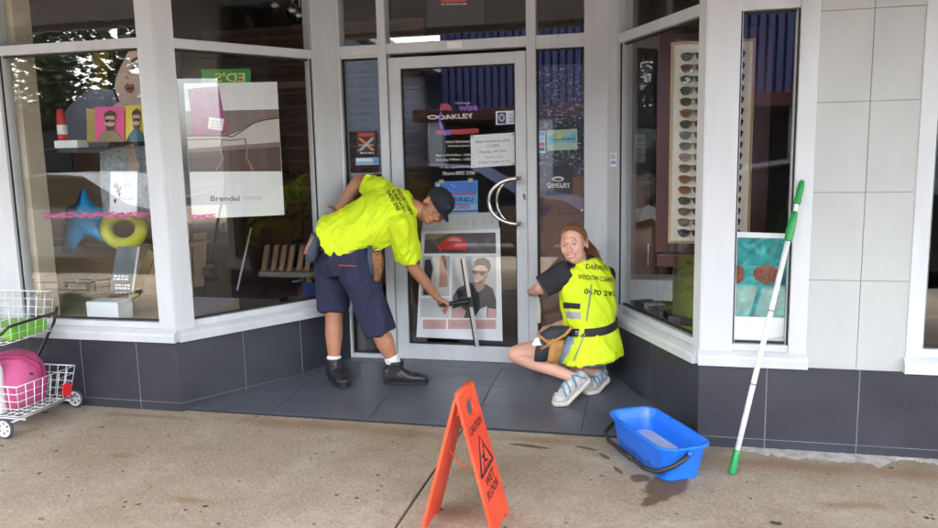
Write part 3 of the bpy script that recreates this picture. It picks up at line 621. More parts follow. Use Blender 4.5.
cutout('lips', 4.344, [(124, 87), (127, 83.5), (130, 84.5), (133, 84), (134, 89), (131, 93.5), (127, 92.5)], flat((.38, .13, .13)), fc); cutout('mouth', 4.340, [(126, 88), (132, 87), (131.5, 89.5), (127.5, 90)], flat((.12, .03, .03)), fc)
cutout('nose_shade', 4.344, [(124, 77), (126, 79.5), (129, 78.5), (127.5, 75)], flat((.45, .32, .27)), fc)
cutout('hand', 4.342, [(113, 106), (119, 102), (126, 103), (127, 110), (118, 112)], PSK, f)
cutout('forearm', 4.340, [(124, 146), (133, 144), (137, 160), (139, 172), (131, 170)], flat((.50, .33, .24)), f); cutout('bracelet', 4.334, [(130, 164), (139, 162), (140, 168), (131, 170)], flat((.5, .4, .25)), f)
tag(cutout('yellow_banner', 5.0, [(90.5, 48), (108.5, 47), (107, 92), (96, 93)], flat((.70, .52, .02))), 'narrow yellow banner hanging behind the cut-out woman', 'banner')
tag(cutout('tan_column', 4.98, [(82, 48), (92, 47), (112, 220), (84, 222)], flat((.30, .20, .12)), None, .12), 'tan column between dark shelves behind the left window', 'column')
# glass shelves
def gshelf(Y, y0px, x0, x1, dep, label):
    a, b = P(x0, y0px[0], Y), P(x1, y0px[1], Y); z = (a.z+b.z)/2; bm = bmesh.new(); box(bm, a.x, b.x, Y, Y+dep, z-.004, z+.004, .001)
    tag(obj('glass_shelf', bm, SHELFGLASS), label, 'shelf'); return z
z1 = gshelf(4.08, (149, 146.5), 46, 157, .36, 'upper glass shelf with two portrait cards in the left window')
z2 = gshelf(4.10, (218, 215.5), 33, 158, .34, 'glass shelf edged with pink fringe in the left window')
z3 = gshelf(4.10, (296, 291), 48, 160, .34, 'low glass shelf carrying the grey sign and black camcorder')
bm = bmesh.new(); rr = random.Random(11)
a, b = P(40, 217.5, 4.092), P(152, 215.5, 4.092)
for i in range(150):
    x = rr.uniform(a.x, b.x); z = z2 + .012 + rr.uniform(-.016, .014); l = rr.uniform(.008, .03); t = rr.uniform(-.7, .7); yy = 4.075+rr.uniform(0, .03)
    obox(bm, (x, yy, z), (l*math.cos(t), 0, l*math.sin(t)*.5), (0, .002, 0), (-.002*math.sin(t), 0, .0022))
tag(obj('pink_fringe', bm, PINK), 'pink shredded paper fringe along the glass shelf in the left window', 'trim')
# cards on the upper shelf
def card(name, label, x0, y0, x1, y1, bgm, hairm, skinm, clothm, Y=4.13, glasses=True):
    c = tag(cutout(name, Y, R4(x0, y0, x1, y1), bgm, None, .004), label, 'card'); w, h = x1-x0, y1-y0; cx = (x0+x1)/2
    cutout('torso', Y-.0055, [(x0+.5, y1-.3), (x0+w*.2, y0+h*.78), (cx-w*.13, y0+h*.66), (cx+w*.13, y0+h*.66), (x1-w*.2, y0+h*.78), (x1-.5, y1-.3)], clothm, c, .001)
    cutout('face', Y-.0075, ell(cx, y0+h*.42, w*.19, h*.27, 16), skinm, c, .001)
    cutout('hair', Y-.0095, [(cx-w*.2, y0+h*.38), (cx-w*.19, y0+h*.18), (cx, y0+h*.08), (cx+w*.19, y0+h*.18), (cx+w*.2, y0+h*.38), (cx+w*.14, y0+h*.26), (cx-w*.14, y0+h*.26)], hairm, c, .001)
    cutout('beard', Y-.0095, [(cx-w*.18, y0+h*.48), (cx-w*.1, y0+h*.55), (cx+w*.1, y0+h*.55), (cx+w*.18, y0+h*.48), (cx+w*.1, y0+h*.68), (cx-w*.1, y0+h*.68)], hairm, c, .001)
    cutout('spectacles', Y-.0105, [(cx-w*.18, y0+h*.36), (cx+w*.18, y0+h*.36), (cx+w*.15, y0+h*.45), (cx+w*.03, y0+h*.44), (cx, y0+h*.39), (cx-w*.03, y0+h*.44), (cx-w*.15, y0+h*.45)], BLACK, c, .001)
card('portrait_card', 'portrait card of a bearded man on pink in the left window', 95, 107, 124.5, 142, flat((.75, .10, .30)), flat((.08, .05, .04)), SKIN1, flat((.25, .22, .12)))
card('portrait_card', 'portrait card of a man on yellow in the left window', 125.5, 105.5, 147, 141.5, flat((.78, .62, .05)), flat((.05, .035, .03)), SKIN1, flat((.02, .12, .14)), 4.135)
tag(cutout('photo_card', 4.20, [(86.5, 109), (95.5, 108.5), (95.5, 142), (87, 142.5)], flat((.42, .36, .10))), 'narrow olive card behind the pink portrait card', 'card')
c = P(62, 141, 4.16); b_ = bmesh.new(); tube(b_, [V((c.x, 4.17, z1+.055+k)) for k in (0, .004, .05, .14, .185, .195)], [.026, .030, .028, .026, .022, .012], 14)
cn = tag(obj('product_tube', b_, flat((.55, .03, .04)), None, True), 'slim red product tube standing on a white box, left window shelf', 'tube')
bm = bmesh.new(); tube(bm, [V((c.x, 4.17, z1+.09)), V((c.x, 4.17, z1+.15))], .0295, 14); obj('band', bm, PAPER, cn, True)
a, b = P(54.5, 148, 4.13), P(77.5, 148, 4.13); bm = bmesh.new(); box(bm, a.x, b.x, 4.13, 4.23, z1+.0045, z1+.052, .003); tag(obj('white_box', bm, PAPER), 'small white box under the red tube', 'box')
# white script card on the fringe shelf
n = tag(cutout('script_card', 4.15, [(110.5, 171.5), (137.5, 171), (136.5, 215.5), (109.5, 216.5)], PAPER), 'white card with purple script on the fringed shelf', 'card')
for k, (x, y) in enumerate(((114, 185), (118, 193), (116, 200), (121, 189))):
    bm = bmesh.new(); tube(bm, [P(x+i*.55*math.cos(k), y+2.6*math.sin(i*1.3+k)+(i*.25), 4.147) for i in range(9)], .0017, 5); obj('script', bm, flat((.22, .05, .2)), n)
bm = bmesh.new(); tube(bm, [P(118+i, 199-1.1*math.sin(i*.5), 4.147) for i in range(17)], .001, 5); obj('script', bm, INK, n)
bm = bmesh.new(); tube(bm, [P(128+3*math.cos(i*.7), 187-3.5*math.sin(i*.7), 4.147) for i in range(6)], .0008, 5); obj('script', bm, flat((.3, .1, .3)), n)
# blue star, yellow ring
pts = [(62, 252), (66, 222), (63, 217), (67, 208), (76, 203), (83, 186), (91, 203), (104, 209), (107, 217), (99, 224), (112, 247), (95, 240), (86, 236), (78, 244), (72, 253)]
bm = bmesh.new(); Yc = 4.42; ctr = P(85, 222, Yc); ring = [P(x, y, Yc) for x, y in pts]; fv = [bm.verts.new(p) for p in ring]
fa, ba = bm.verts.new(ctr+V((0, -.07, 0))), bm.verts.new(ctr+V((0, .07, 0)))
for i in range(len(fv)): j = (i+1) % len(fv); bm.faces.new([fv[i], fv[j], fa]); bm.faces.new([fv[j], fv[i], ba])
bmesh.ops.subdivide_edges(bm, edges=bm.edges[:], cuts=2, smooth=.5)
st = tag(obj('star_ornament', bm, mat('blue_star', (.015, .33, .72), .3), None, True), 'shiny blue star ornament behind the left window', 'ornament')
bm = bmesh.new(); q = [P(x, y, 4.40) for x, y in ell(124, 229, 17.5, 15, 32)]; tube(bm, q, .043, 12, True)
for v_ in bm.verts: v_.co.y = 4.40 + (v_.co.y-4.40)*.9
tag(obj('ring_ornament', bm, mat('yellow_ring', (.62, .60, .06), .45), None, True), 'fat yellow ring ornament next to the blue star', 'ornament')
# silver frame, binoculars, white stand, tablet
fr_ = thing('tilted_sign', 'grey tilted display sign with white print on the low glass shelf', 'sign', P(125, 292, 4.2))
cutout('board', 4.20, [(117.5, 246.5), (139.5, 247), (133, 291.5), (109.5, 289.5)], mat('sign_grey', (.13, .15, .16), .35), fr_, .012)
cutout('edge', 4.199, [(137.5, 247), (139.8, 247), (133.4, 292), (131.2, 292)], ALU2, fr_, .004)
lines('print', PAPER, YP(4.197), 113.5, 130, (276, 279, 285, 288), 2.0, .002, fr_, 21, .03)
c0 = V((P(80, 290, 4.16).x, 4.16, z3+.0045)); bn = thing('camcorder', 'black camcorder lying on the low glass shelf in the left window', 'camcorder', c0)
MB_ = mat('matt_black', (.010, .010, .011), .7, spec=.2)
bm = bmesh.new(); obox(bm, c0+V((.0, .03, .030)), (.075, .01, 0), (-.004, .03, 0), (0, 0, .028), .008); obj('body', bm, MB_, bn)
bm = bmesh.new(); tube(bm, [c0+V((-.075, .02, .034)), c0+V((-.10, .018, .034)), c0+V((-.125, .015, .034))], [.024, .026, .030], 14); obj('lens', bm, MB_, bn, True)
bm = bmesh.new(); obox(bm, c0+V((.03, .02, .066)), (.045, .004, 0), (0, .012, 0), (0, 0, .010), .004); obj('viewfinder', bm, MB_, bn)
bm = bmesh.new(); tube(bm, [c0+V((.07+.02*math.cos(a_), .03*math.sin(a_), .022+.02*math.sin(a_*2))) for a_ in [i*.5 for i in range(11)]], .006, 6); obj('strap', bm, MB_, bn, True)
a, b = P(90, 323, 4.08), P(121.5, 323, 4.08); bm = bmesh.new(); box(bm, a.x, b.x, 4.06, 4.20, .5005, P(100, 302, 4.06).z, .004); tag(obj('white_plinth_block', bm, PAPER), 'white display block at the bottom of the left window', 'block')
bm = bmesh.new(); prism(bm, [P(128, 297, 4.30), P(148, 250, 4.34), P(155, 252, 4.34), P(136, 303, 4.30)], V((0, .02, 0))); tag(obj('tan_easel', bm, flat((.45, .33, .12))), 'tan wooden easel board behind the tilted grey sign', 'easel')

# --- behind the left angled window
WOODR = mat('warm_wood', (.28, .15, .07), .5, 0, .3, 5, 0, 60, stretch=(1, 1, 6))
DKW = mat('dark_wood', (.05, .035, .03), .6, 0, .2, 6)
bm = bmesh.new(); box(bm, -2.57, -1.98, 5.0, 5.6, .086, .50); box(bm, -4.4, -2.58, 4.902, 5.6, .086, .496); tag(obj('display_cabinet', bm, DKW), 'dark display cabinet behind the angled left window', 'cabinet')
rk = thing('frame_wall', 'wooden wall unit with rows of spectacle frames deep inside the shop', 'wall unit', (-2.6, 6.6, .1))
bm = bmesh.new(); box(bm, -4.2, -2.0, 6.75, 6.85, .09, 2.7); obj('back_panel', bm, mat('unit_panel', (.20, .11, .06), .6), rk)
for i in range(14):
    z = .95+i*.125; bm = bmesh.new(); box(bm, -4.2, -2.0, 6.62, 6.75, z, z+.018, .002); obj('rail', bm, WOODR, rk)
GLF = mat('dark_frames', (.02, .018, .018), .3)
bm = bmesh.new(); rr = random.Random(2)
for i in range(14):
    for j in range(12):
        x = -4.1+j*.175+rr.uniform(-.01, .01); z = .995+i*.125
        for s_ in (-1, 1): tube(bm, [V((x+s_*.03+.024*math.cos(a_), 6.60, z+.016*math.sin(a_))) for a_ in [k*math.pi/4 for k in range(8)]], .0028, 4, True)
        tube(bm, [V((x-.008, 6.60, z+.006)), V((x+.008, 6.60, z+.006))], .003, 4)
o = obj('spectacle_frames', bm, GLF, rk); o['kind'] = 'stuff'
rk2 = thing('board_rack', 'rack of leaning tan boards behind the angled left window', 'rack', (-2.3, 5.45, .5))
bm = bmesh.new(); a, b = P(262, 268, 5.4), P(318, 262, 5.4); box(bm, a.x, b.x+.1, 5.34, 5.60, a.z-.06, a.z-.02, .003); obj('shelf', bm, mat('rack_shelf', (.22, .2, .16), .5), rk2); zz = a.z-.02
for i in range(6):
    x = P(264+i*8.5, 265, 5.42).x; bm = bmesh.new(); obox(bm, (x+.02, 5.42+.02*i % .03, zz+.10), (.022, 0, .006), (0, .012, 0), (.012, .02, .098), .002); obj('board', bm, mat('rack_board', (.33, .20, .10), .6, 0, .15, 6), rk2)
a, b = P(202, 318, 4.9), P(262, 312, 4.9)
bm = bmesh.new(); box(bm, -2.46, -2.14, 5.02, 5.22, .5005, .60, .006); tag(obj('blue_box', bm, mat('deep_blue', (.015, .03, .16), .4)), 'deep blue box low behind the angled left window', 'box')
bm = bmesh.new(); box(bm, -2.52, -2.10, 5.00, 5.36, .6005, .612, .001); tag(obj('glass_tray', bm, SHELFGLASS), 'pale glass tray lying over the deep blue box', 'tray')
cm = thing('film_camera', 'old black and silver camera on the glass tray', 'camera', P(215, 297, 5.1)); c0 = V((P(213, 292, 5.1).x, 5.1, .6125))
bm = bmesh.new(); box(bm, c0.x-.065, c0.x+.065, 5.08, 5.125, .6125, .69, .006); obj('body', bm, BLACK, cm)
bm = bmesh.new(); box(bm, c0.x-.03, c0.x+.03, 5.082, 5.12, .691, .712, .004); obj('top_plate', bm, STEEL, cm)
bm = bmesh.new(); tube(bm, [V((c0.x, 5.08, .648)), V((c0.x, 5.03, .648))], [.030, .027], 16); obj('lens', bm, BLACK, cm)
bm = bmesh.new(); tube(bm, [P(251, 228, 5.3), P(235, 300, 5.2)], .008, 8); tag(obj('slim_rod', bm, ALU2), 'slim grey rod slanting behind the spectacles poster', 'rod')
bm = bmesh.new(); prism(bm, [P(193, 234, 5.35), P(205, 232, 5.35), P(203, 286, 5.3), P(194, 288, 5.3)], V((0, .03, 0))); tag(obj('tan_board', bm, TAN), 'tan board leaning at the edge of the angled left window', 'board')
bm = bmesh.new(); rr = random.Random(8)
for i in range(70):
    c = P(rr.uniform(292, 312), rr.uniform(175, 215), 5.9) + V((0, rr.uniform(-.1, .1), 0)); d1 = V((rr.uniform(-1, 1), rr.uniform(-1, 1), rr.uniform(-.6, 1))).normalized(); s1, s2 = basis(d1)
    bm.faces.new([bm.verts.new(c), bm.verts.new(c+d1*.05+s1*.018), bm.verts.new(c+d1*.10), bm.verts.new(c+d1*.05-s1*.018)])
pl = thing('pot_plant', 'leafy pot plant deep in the shop behind the angled window', 'plant', P(302, 245, 5.9)); obj('foliage', bm, mat('leaf_green', (.06, .12, .03), .5), pl)['kind'] = 'stuff'
c = P(302, 240, 5.9); bm = bmesh.new(); tube(bm, [c+V((0, 0, -.5)), c+V((0, 0, -.48)), c+V((0, 0, -.02)), c], [.06, .07, .09, .085], 14); obj('pot', bm, DKW, pl, True)
bm = bmesh.new(); tube(bm, [c, c+V((.02, 0, .2)), c+V((0, 0, .4))], .008, 6); obj('stem', bm, DKW, pl)
bm = bmesh.new(); box(bm, c.x-.12, c.x+.12, 5.78, 6.02, .086, c.z-.5005); tag(obj('plant_stand', bm, DKW), 'dark stand under the pot plant inside the shop', 'stand')
# ceiling spot lamps (unlit) seen in the transom of the angled window
for i, (x, y) in enumerate(((276, 4), (293, 9), (300, 14))):
    t = thing('spot_lamp', ('leftmost', 'middle', 'rightmost')[i] + ' of three unlit ceiling spot lamps behind the left transom', 'spot lamp', P(x, y, 5.6), 'unlit ceiling spot lamps'); c = P(x, y, 5.6)
    bm = bmesh.new(); tube(bm, [V((c.x, c.y, 3.1)), V((c.x, c.y, c.z+.05))], .008, 8); obj('stem', bm, ALU2, t)
    bm = bmesh.new(); tube(bm, [c+V((0, .04, .05)), c+V((0, .01, .02)), c+V((.01, -.05, -.04))], [.02, .034, .042], 12); obj('shade', bm, STEEL, t, True)
# --- counter and cabinets seen through the door and right windows
bm = bmesh.new(); box(bm, -1.5, .2, 7.4, 8.0, .086, 1.05, .01); ct = tag(obj('counter', bm, DKW), 'dark shop counter deep behind the glass door', 'counter')
for i in range(3): bm = bmesh.new(); box(bm, -1.45+i*.55, -.95+i*.55, 7.385, 7.399, .15, .98, .004); obj('front_panel', bm, WOODR, ct)
for k, (x0, x1, y0, y1) in enumerate(((612, 655, 177, 280),)):
    cb = thing('brown_cabinet', 'brown wooden cabinet behind the right angled window', 'cabinet', P(630, 340, 5.4)); a, b = P(x0-4, y0, 5.45), P(x1, y0, 5.45)
    bm = bmesh.new(); box(bm, a.x, b.x, 5.45, 5.9, .086, a.z, .006); obj('carcass', bm, mat('cabinet_brown', (.19, .085, .05), .5, 0, .15, 5), cb)
    for i in range(2): xm = (a.x+b.x)/2; q0, q1 = (a.x+.012, xm-.006) if i == 0 else (xm+.006, b.x-.012); bm = bmesh.new(); box(bm, q0, q1, 5.436, 5.449, .15, a.z-.03, .004); dd = obj('cabinet_door', bm, mat('cabinet_brown', (.19, .085, .05)), cb); bm = bmesh.new(); tube(bm, [V((q1-.03, 5.42, .7)), V((q1-.03, 5.42, .85))], .006, 8); obj('pull', bm, STEEL, dd)
a = P(612, 281, 5.2); bm = bmesh.new(); box(bm, -.16, .22, 5.15, 5.40, .5005, a.z+.02, .004); tag(obj('white_ledge', bm, PAPER), 'white ledge below the brown cabinet in the right window', 'ledge')
MAROON = mat('maroon_panel', (.045, .009, .008), .35, 0, .15, 4)
# lit-looking sunglasses stand: maroon back, cream panel, two columns of sunglasses
YR = 4.30
sg = thing('sunglasses_stand', 'tall maroon stand with a cream panel of sunglasses at the right corner', 'display stand', (.29, YR, .5))
bm = bmesh.new(); box(bm, .02, .60, YR+.03, YR+.16, .93, 2.11, .006); obj('cabinet', bm, MAROON, sg)
bm = bmesh.new(); box(bm, .12, .52, YR+.06, YR+.16, .5015, .929, .006); obj('pedestal', bm, DKW, sg)
bm = bmesh.new(); box(bm, .095, .50, YR+.012, YR+.029, 1.00, 2.045, .003); obj('panel', bm, mat('cream_panel', (.86, .80, .66), .4), sg)
bm = bmesh.new(); box(bm, .087, .0945, YR-.01, YR+.028, .99, 2.055); box(bm, .5005, .508, YR-.01, YR+.028, .99, 2.055); box(bm, .095, .50, YR-.01, YR+.028, 2.0455, 2.055); box(bm, .095, .50, YR-.01, YR+.028, .99, .9995); obj('frame', bm, mat('gold_trim', (.45, .30, .16), .35), sg)
bm = bmesh.new(); box(bm, .03, .59, YR-.02, YR+.029, .86, .93, .004); obj('ledge', bm, MAROON, sg)
def sunglasses(x, z, y, lensm, framem, label):
    t = thing('sunglasses', label, 'sunglasses', (x, y, z), 'sunglasses on the corner stand')
    for s_ in (-1, 1):
        out = [(s_*.008, .012), (s_*.030, .018), (s_*.058, .017), (s_*.066, .008), (s_*.060, -.012), (s_*.045, -.021), (s_*.025, -.020), (s_*.012, -.008)]
        bm = bmesh.new(); prism(bm, [V((x+a, y-.012*(abs(a)/.066)**2*-1.6-.018, z+b)) for a, b in out], V((0, .004, 0))); obj('lens', bm, lensm, t)
        bm = bmesh.new(); tube(bm, [V((x+a, y+.0192*(abs(a)/.066)**2-.017, z+b)) for a, b in out], .0030, 5, True); obj('rim', bm, framem, t)
        bm = bmesh.new(); tube(bm, [V((x+s_*.066, y+.002, z+.010)), V((x+s_*.068, y+.011, z+.006))], .003, 5); obj('temple', bm, framem, t)
    bm = bmesh.new(); tube(bm, [V((x-.010, y-.018, z+.010)), V((x, y-.020, z+.013)), V((x+.010, y-.018, z+.010))], .003, 5); obj('bridge', bm, framem, t)
ORD = ['top', 'second', 'third', 'fourth', 'fifth', 'sixth', 'seventh', 'eighth', 'ninth', 'tenth', 'eleventh', 'twelfth', 'thirteenth', 'fourteenth', 'fifteenth', 'sixteenth', 'bottom']
LENS = {'dark grey': mat('lens_grey', (.02, .022, .028), .3, spec=.3), 'brown': mat('lens_brown', (.10, .04, .012), .3, spec=.3), 'green': mat('lens_green', (.035, .04, .025), .3, spec=.3), 'amber': mat('lens_amber', (.17, .065, .015), .3, spec=.3)}
FRM = {'dark grey': mat('frame_black', (.015, .015, .018), .25), 'brown': mat('frame_brown', (.12, .05, .02), .3), 'green': mat('frame_olive', (.05, .055, .04), .3), 'amber': mat('frame_tan', (.20, .09, .04), .3)}
seq = ['dark grey', 'brown', 'green', 'green', 'green', 'amber', 'green', 'green', 'green', 'brown', 'green', 'amber', 'amber', 'green', 'brown', 'brown', 'dark grey']
for cidx, cx in ((0, .205), (1, .392)):
    for i in range(17):
        k = seq[i] if cidx == 0 else 'dark grey'
        sunglasses(cx, 1.978-i*.0582, YR, LENS[k], FRM[k], '%s sunglasses, %s in the %s column of the cream panel' % (k, ORD[i], ('left', 'right')[cidx]))
bm = bmesh.new(); box(bm, .26, 2.4, 4.0, 4.9, .30, .4995); tag(obj('window_deck', bm, DKW), 'dark display deck behind the narrow right window', 'deck')
bm = bmesh.new(); prism(bm, [V((-.02, 4.60, .30)), V((.24, 4.02, .30)), V((.26, 4.9, .30)), V((-.05, 4.98, .30))], V((0, 0, .198))); tag(obj('corner_deck', bm, DKW), 'dark corner deck inside the right angled window', 'deck')
n = tag(cutout('price_note', 5.35, [(634.5, 134), (645.5, 134.5), (645.5, 163), (634.5, 162)], flat((.30, .30, .31))), 'grey paper note on the dark wall behind the right angled window', 'note'); lines('print', INK, YP(5.35), 636, 644, (140, 145, 150, 155), 1.0, .003, n, 17)
bm = bmesh.new(); tube(bm, [P(640, 172, 5.1), P(648, 173, 5.1), P(652, 180, 5.1), P(653, 195, 5.1), P(650, 210, 5.1)], .014, 8); hd = tag(obj('headset_arm', bm, BLACK, None, True), 'curved black arm holding a white cloth in the right window', 'stand')
bm = bmesh.new(); rr = random.Random(4); g0 = [[P(636+i*4, 206+j*4+rr.uniform(-1.5, 1.5)+abs(i-3)*1.5, 5.05+.03*math.sin(i*2+j)) for i in range(7)] for j in range(4)]
gv = [[bm.verts.new(p) for p in r_] for r_ in g0]
for j in range(3):
    for i in range(6): bm.faces.new([gv[j][i], gv[j][i+1], gv[j+1][i+1], gv[j+1][i]])
tag(obj('white_cloth', bm, flat((.5, .5, .5)), None, True), 'crumpled white cloth hanging in the right angled window', 'cloth')
rr = random.Random(14); tt = thing('spectacle_tray', 'black tray of pale spectacle cases low behind the crouching person', 'tray', (.05, 4.6, .5))
bm = bmesh.new(); obox(bm, (.06, 4.62, .512), SR.u*.30, SR.n*.10, (0, 0, .012), .004); obj('base', bm, BLACK, tt)
for i in range(7):
    c = V((.06, 4.62, .545))+SR.u*(-.25+i*.083); bm = bmesh.new(); obox(bm, c+V((0, 0, rr.uniform(-.004, .02))), SR.u*.030, SR.n*rr.uniform(.05, .08), (0, 0, .020), .008); obj('case', bm, (BLACK, mat('case_grey', (.16, .16, .17), .5), mat('case_pale', (.35, .35, .36), .5))[rr.choice((0, 0, 1, 2))], tt)
# ================================================================ THINGS ON THE PAVEMENT
# --- orange A-frame floor sign
ORG = mat('sign_orange', (.74, .060, .018), .40, 0, 0, 9, .10, 30, col2=(.84, .095, .035))
sgn = thing('floor_sign', 'bright orange folding wet floor sign standing open on the pavement', 'floor sign', (-.73, 2.85, 0))
def sign_panel(tn, tf, bf, bn, outward):
    tn, tf, bf, bn = V(tn), V(tf), V(bf), V(bn); nn = V(outward).normalized()
    def q(u, v): return tn.lerp(tf, u).lerp(bn.lerp(bf, u), 1-v)
    hc, hu, hv = (.5, .86), .20, .058
    per = []
    def seg(a, b, n):
        for i in range(n): per.append((a[0]+(b[0]-a[0])*i/n, a[1]+(b[1]-a[1])*i/n))
    c = .04
    seg((0, c*.3), (0, 1-c), 8); seg((0, 1-c), (c*2, 1), 2); seg((c*2, 1), (1-c*2, 1), 6); seg((1-c*2, 1), (1, 1-c), 2); seg((1, 1-c), (1, c*.3), 8); seg((1, c*.3), (.98, 0), 1); seg((.98, 0), (.80, 0), 2); seg((.80, 0), (.74, .035), 1); seg((.74, .035), (.26, .035), 5); seg((.26, .035), (.2, 0), 1); seg((.2, 0), (.02, 0), 2); seg((.02, 0), (0, c*.3), 1)
    inner = []
    for (u, v) in per:
        a = math.atan2((v-hc[1])/.42, (u-hc[0])); inner.append((hc[0]+hu*math.cos(a), hc[1]+hv*math.sin(a)))
    bm = bmesh.new(); T = .011; layers = []
    for d in (0, -T): layers.append(([bm.verts.new(q(u, v)+nn*d) for u, v in per], [bm.verts.new(q(u, v)+nn*d) for u, v in inner]))
    n = len(per)
    for i in range(n):
        j = (i+1) % n; (o0, i0), (o1, i1) = layers
        bm.faces.new([o0[i], o0[j], i0[j], i0[i]]); bm.faces.new([o1[j], o1[i], i1[i], i1[j]]); bm.faces.new([o0[i], o1[i], o1[j], o0[j]]); bm.faces.new([i0[j], i1[j], i1[i], i0[i]])
    return obj('panel', bm, ORG, sgn), q, nn
TN, TF = (-.718, 2.735, .580), (-.714, 2.975, .580)
BF, BN = (-.570, 3.000, 0), (-.5745, 2.730, 0)
e1 = V(BF)-V(TF); e2 = V(TN)-V(TF); nR = e1.cross(e2).normalized(); nR = nR if nR.x > 0 else -nR
p1, qR, nR = sign_panel(TN, TF, BF, BN, nR)
BF2, BN2 = (-.874, 2.960, 0), (-.8785, 2.690, 0)
nL = (V(BF2)-V(TF)).cross(e2).normalized(); nL = nL if nL.x < 0 else -nL
p2, qL, nL = sign_panel(V(TN)+V((-.012, 0, -.004)), V(TF)+V((-.012, 0, -.004)), BF2, BN2, nL)
bm = bmesh.new(); tube(bm, [V(TN)+V((-.006, .02, -.006)), V(TF)+V((-.006, -.02, -.006))], .010, 10); obj('hinge', bm, ORG, sgn, True)
bm = bmesh.new(); tube(bm, [qR(.5, .55)-nR*.012, (qR(.5, .5)+qL(.5, .5))/2+V((0, 0, -.05)), qL(.5, .55)-nL*.012], .003, 6); obj('tie', bm, ORG, sgn)
def qtext(s, q, nn, u0, u1, v0, v1, m_, parent, bold=.02):
    vs_, fs = text_data(s, bold); bm = bmesh.new(); vv = [bm.verts.new(q(u0+(a+.5)*(u1-u0), v0+(b+.5)*(v1-v0))+nn*.0012) for a, b, _ in vs_]
    for f_ in fs:
        try: bm.faces.new([vv[i] for i in f_])
        except ValueError: pass
    return obj('lettering', bm, m_, parent)
SI = mat('sign_ink', (.035, .012, .012), .6)
def qpoly(pts, q, nn, m_, parent, nm='symbol', off=.0012): bm = bmesh.new(); prism(bm, [q(u, v)+nn*off for u, v in pts], -nn*.0006); return obj(nm, bm, m_, parent)
for q, nn, pp in ((qR, nR, p1), (qL, nL, p2)):
    flip = (lambda f_: (lambda u, v: f_(1-u, v)))(q) if pp is p2 else q
    qtext('CAUTION', flip, nn, .14, .86, .700, .755, SI, pp); qtext('WET', flip, nn, .24, .76, .325, .385, SI, pp); qtext('FLOOR', flip, nn, .16, .84, .245, .305, SI, pp)
    qpoly([(.50, .665), (.53, .64), (.92, .43), (.88, .41), (.12, .41), (.08, .43), (.47, .64)], flip, nn, SI, pp); qpoly([(.50, .635), (.82, .432), (.18, .432)], flip, nn, ORG, pp, 'symbol', .0020)
    qpoly(ell(.56, .565, .035, .017, 12), flip, nn, SI, pp, 'figure', .0028); qpoly([(.52, .55), (.56, .545), (.50, .49), (.62, .47), (.60, .455), (.44, .478), (.36, .448), (.33, .455), (.44, .50), (.36, .52), (.37, .53), (.46, .53)], flip, nn, SI, pp, 'figure', .0028)
    qpoly([(.24, .438), (.76, .438), (.74, .446), (.26, .446)], flip, nn, SI, pp, 'figure', .0028)

# --- blue bucket
BLU = mat('bucket_blue', (.012, .145, .68), .32, 0, 0, 10, .02, 25, col2=(.016, .165, .74))
bk = thing('bucket', 'blue oblong window cleaning bucket with sky-grey water on the pavement', 'bucket', (.04, 3.65, 0))
LA, WA = V((.285, -.500, 0)).normalized(), V((.866, .5, 0)); WA = V((-LA.y, LA.x, 0))
BC = V((.036, 3.655, 0))
def rr_ring(bm, l, w, r, z, c=BC, n=6, sh=V((0, 0, 0))):
    out = []
    for (sx, sy, a0) in ((1, 1, 0), (-1, 1, 90), (-1, -1, 180), (1, -1, 270)):
        for i in range(n+1):
            a = math.radians(a0+90*i/n); x = sx*(l/2-r)+r*math.cos(a); y = sy*(w/2-r)+r*math.sin(a); out.append(bm.verts.new(c+sh+LA*x+WA*y+V((0, 0, z))))
    return out
def bridge(bm, a, b):
    n = len(a)
    for i in range(n): bm.faces.new([a[i], a[(i+1) % n], b[(i+1) % n], b[i]])
bm = bmesh.new(); H = .175
prof = [(.47, .185, .05, 0), (.488, .195, .055, .006), (.525, .222, .06, H*.70), (.529, .226, .06, H*.74), (.545, .238, .065, H*.80), (.553, .243, .065, H-.014), (.580, .266, .075, H-.013), (.584, .270, .077, H-.005), (.578, .264, .075, H), (.556, .246, .066, H-.001), (.545, .238, .063, H-.008), (.505, .206, .055, .05), (.478, .184, .05, .012)]
rings = [rr_ring(bm, *p_) for p_ in prof]
for a, b in zip(rings[:-1], rings[1:]): bridge(bm, a, b)
bm.faces.new(rings[0]); bm.faces.new(rings[-1])
o = obj('tub', bm, BLU, bk); auto_smooth(o, 40)
wz = .062; bm = bmesh.new(); rg = rr_ring(bm, .500, .203, .054, wz); bm.faces.new(rg)
WATER = mat('sky_grey_water', (.55, .58, .61), .06, 0, .15, 12, .05, 20); obj('water', bm, WATER, bk)  # pale grey base colour stands in for sky reflected on the water
bm = bmesh.new(); hz = H-.03
pe = BC+LA*.283+V((0, 0, hz)); pw = BC-LA*.283+V((0, 0, hz))
pts = [pe, pe+LA*.012-WA*.03+V((0, 0, -.018)), pe+LA*.012-WA*.085+V((0, 0, -.045)), pe-LA*.02-WA*.145+V((0, 0, -.075)), pe-LA*.10-WA*.165+V((0, 0, -.088))]
pts += [pw+LA*.10-WA*.165+V((0, 0, -.088)), pw+LA*.02-WA*.145+V((0, 0, -.075)), pw-LA*.012-WA*.085+V((0, 0, -.045)), pw-LA*.012-WA*.03+V((0, 0, -.018)), pw]
tube(bm, pts, .011, 8); o = obj('bail_handle', bm, mat('handle_black', (.02, .02, .022), .45), bk, True)
bm = bmesh.new(); a_, b_ = pts[4], pts[5]; tube(bm, [a_.lerp(b_, .32), a_.lerp(b_, .68)], .014, 10); obj('grip', bm, RUBBER, o, True)
for pv in (pe, pw): bm = bmesh.new(); s_ = 1 if pv is pe else -1; tube(bm, [pv-LA*.002*s_, pv+LA*.014*s_], .013, 10); obj('pivot', bm, BLU, bk, True)

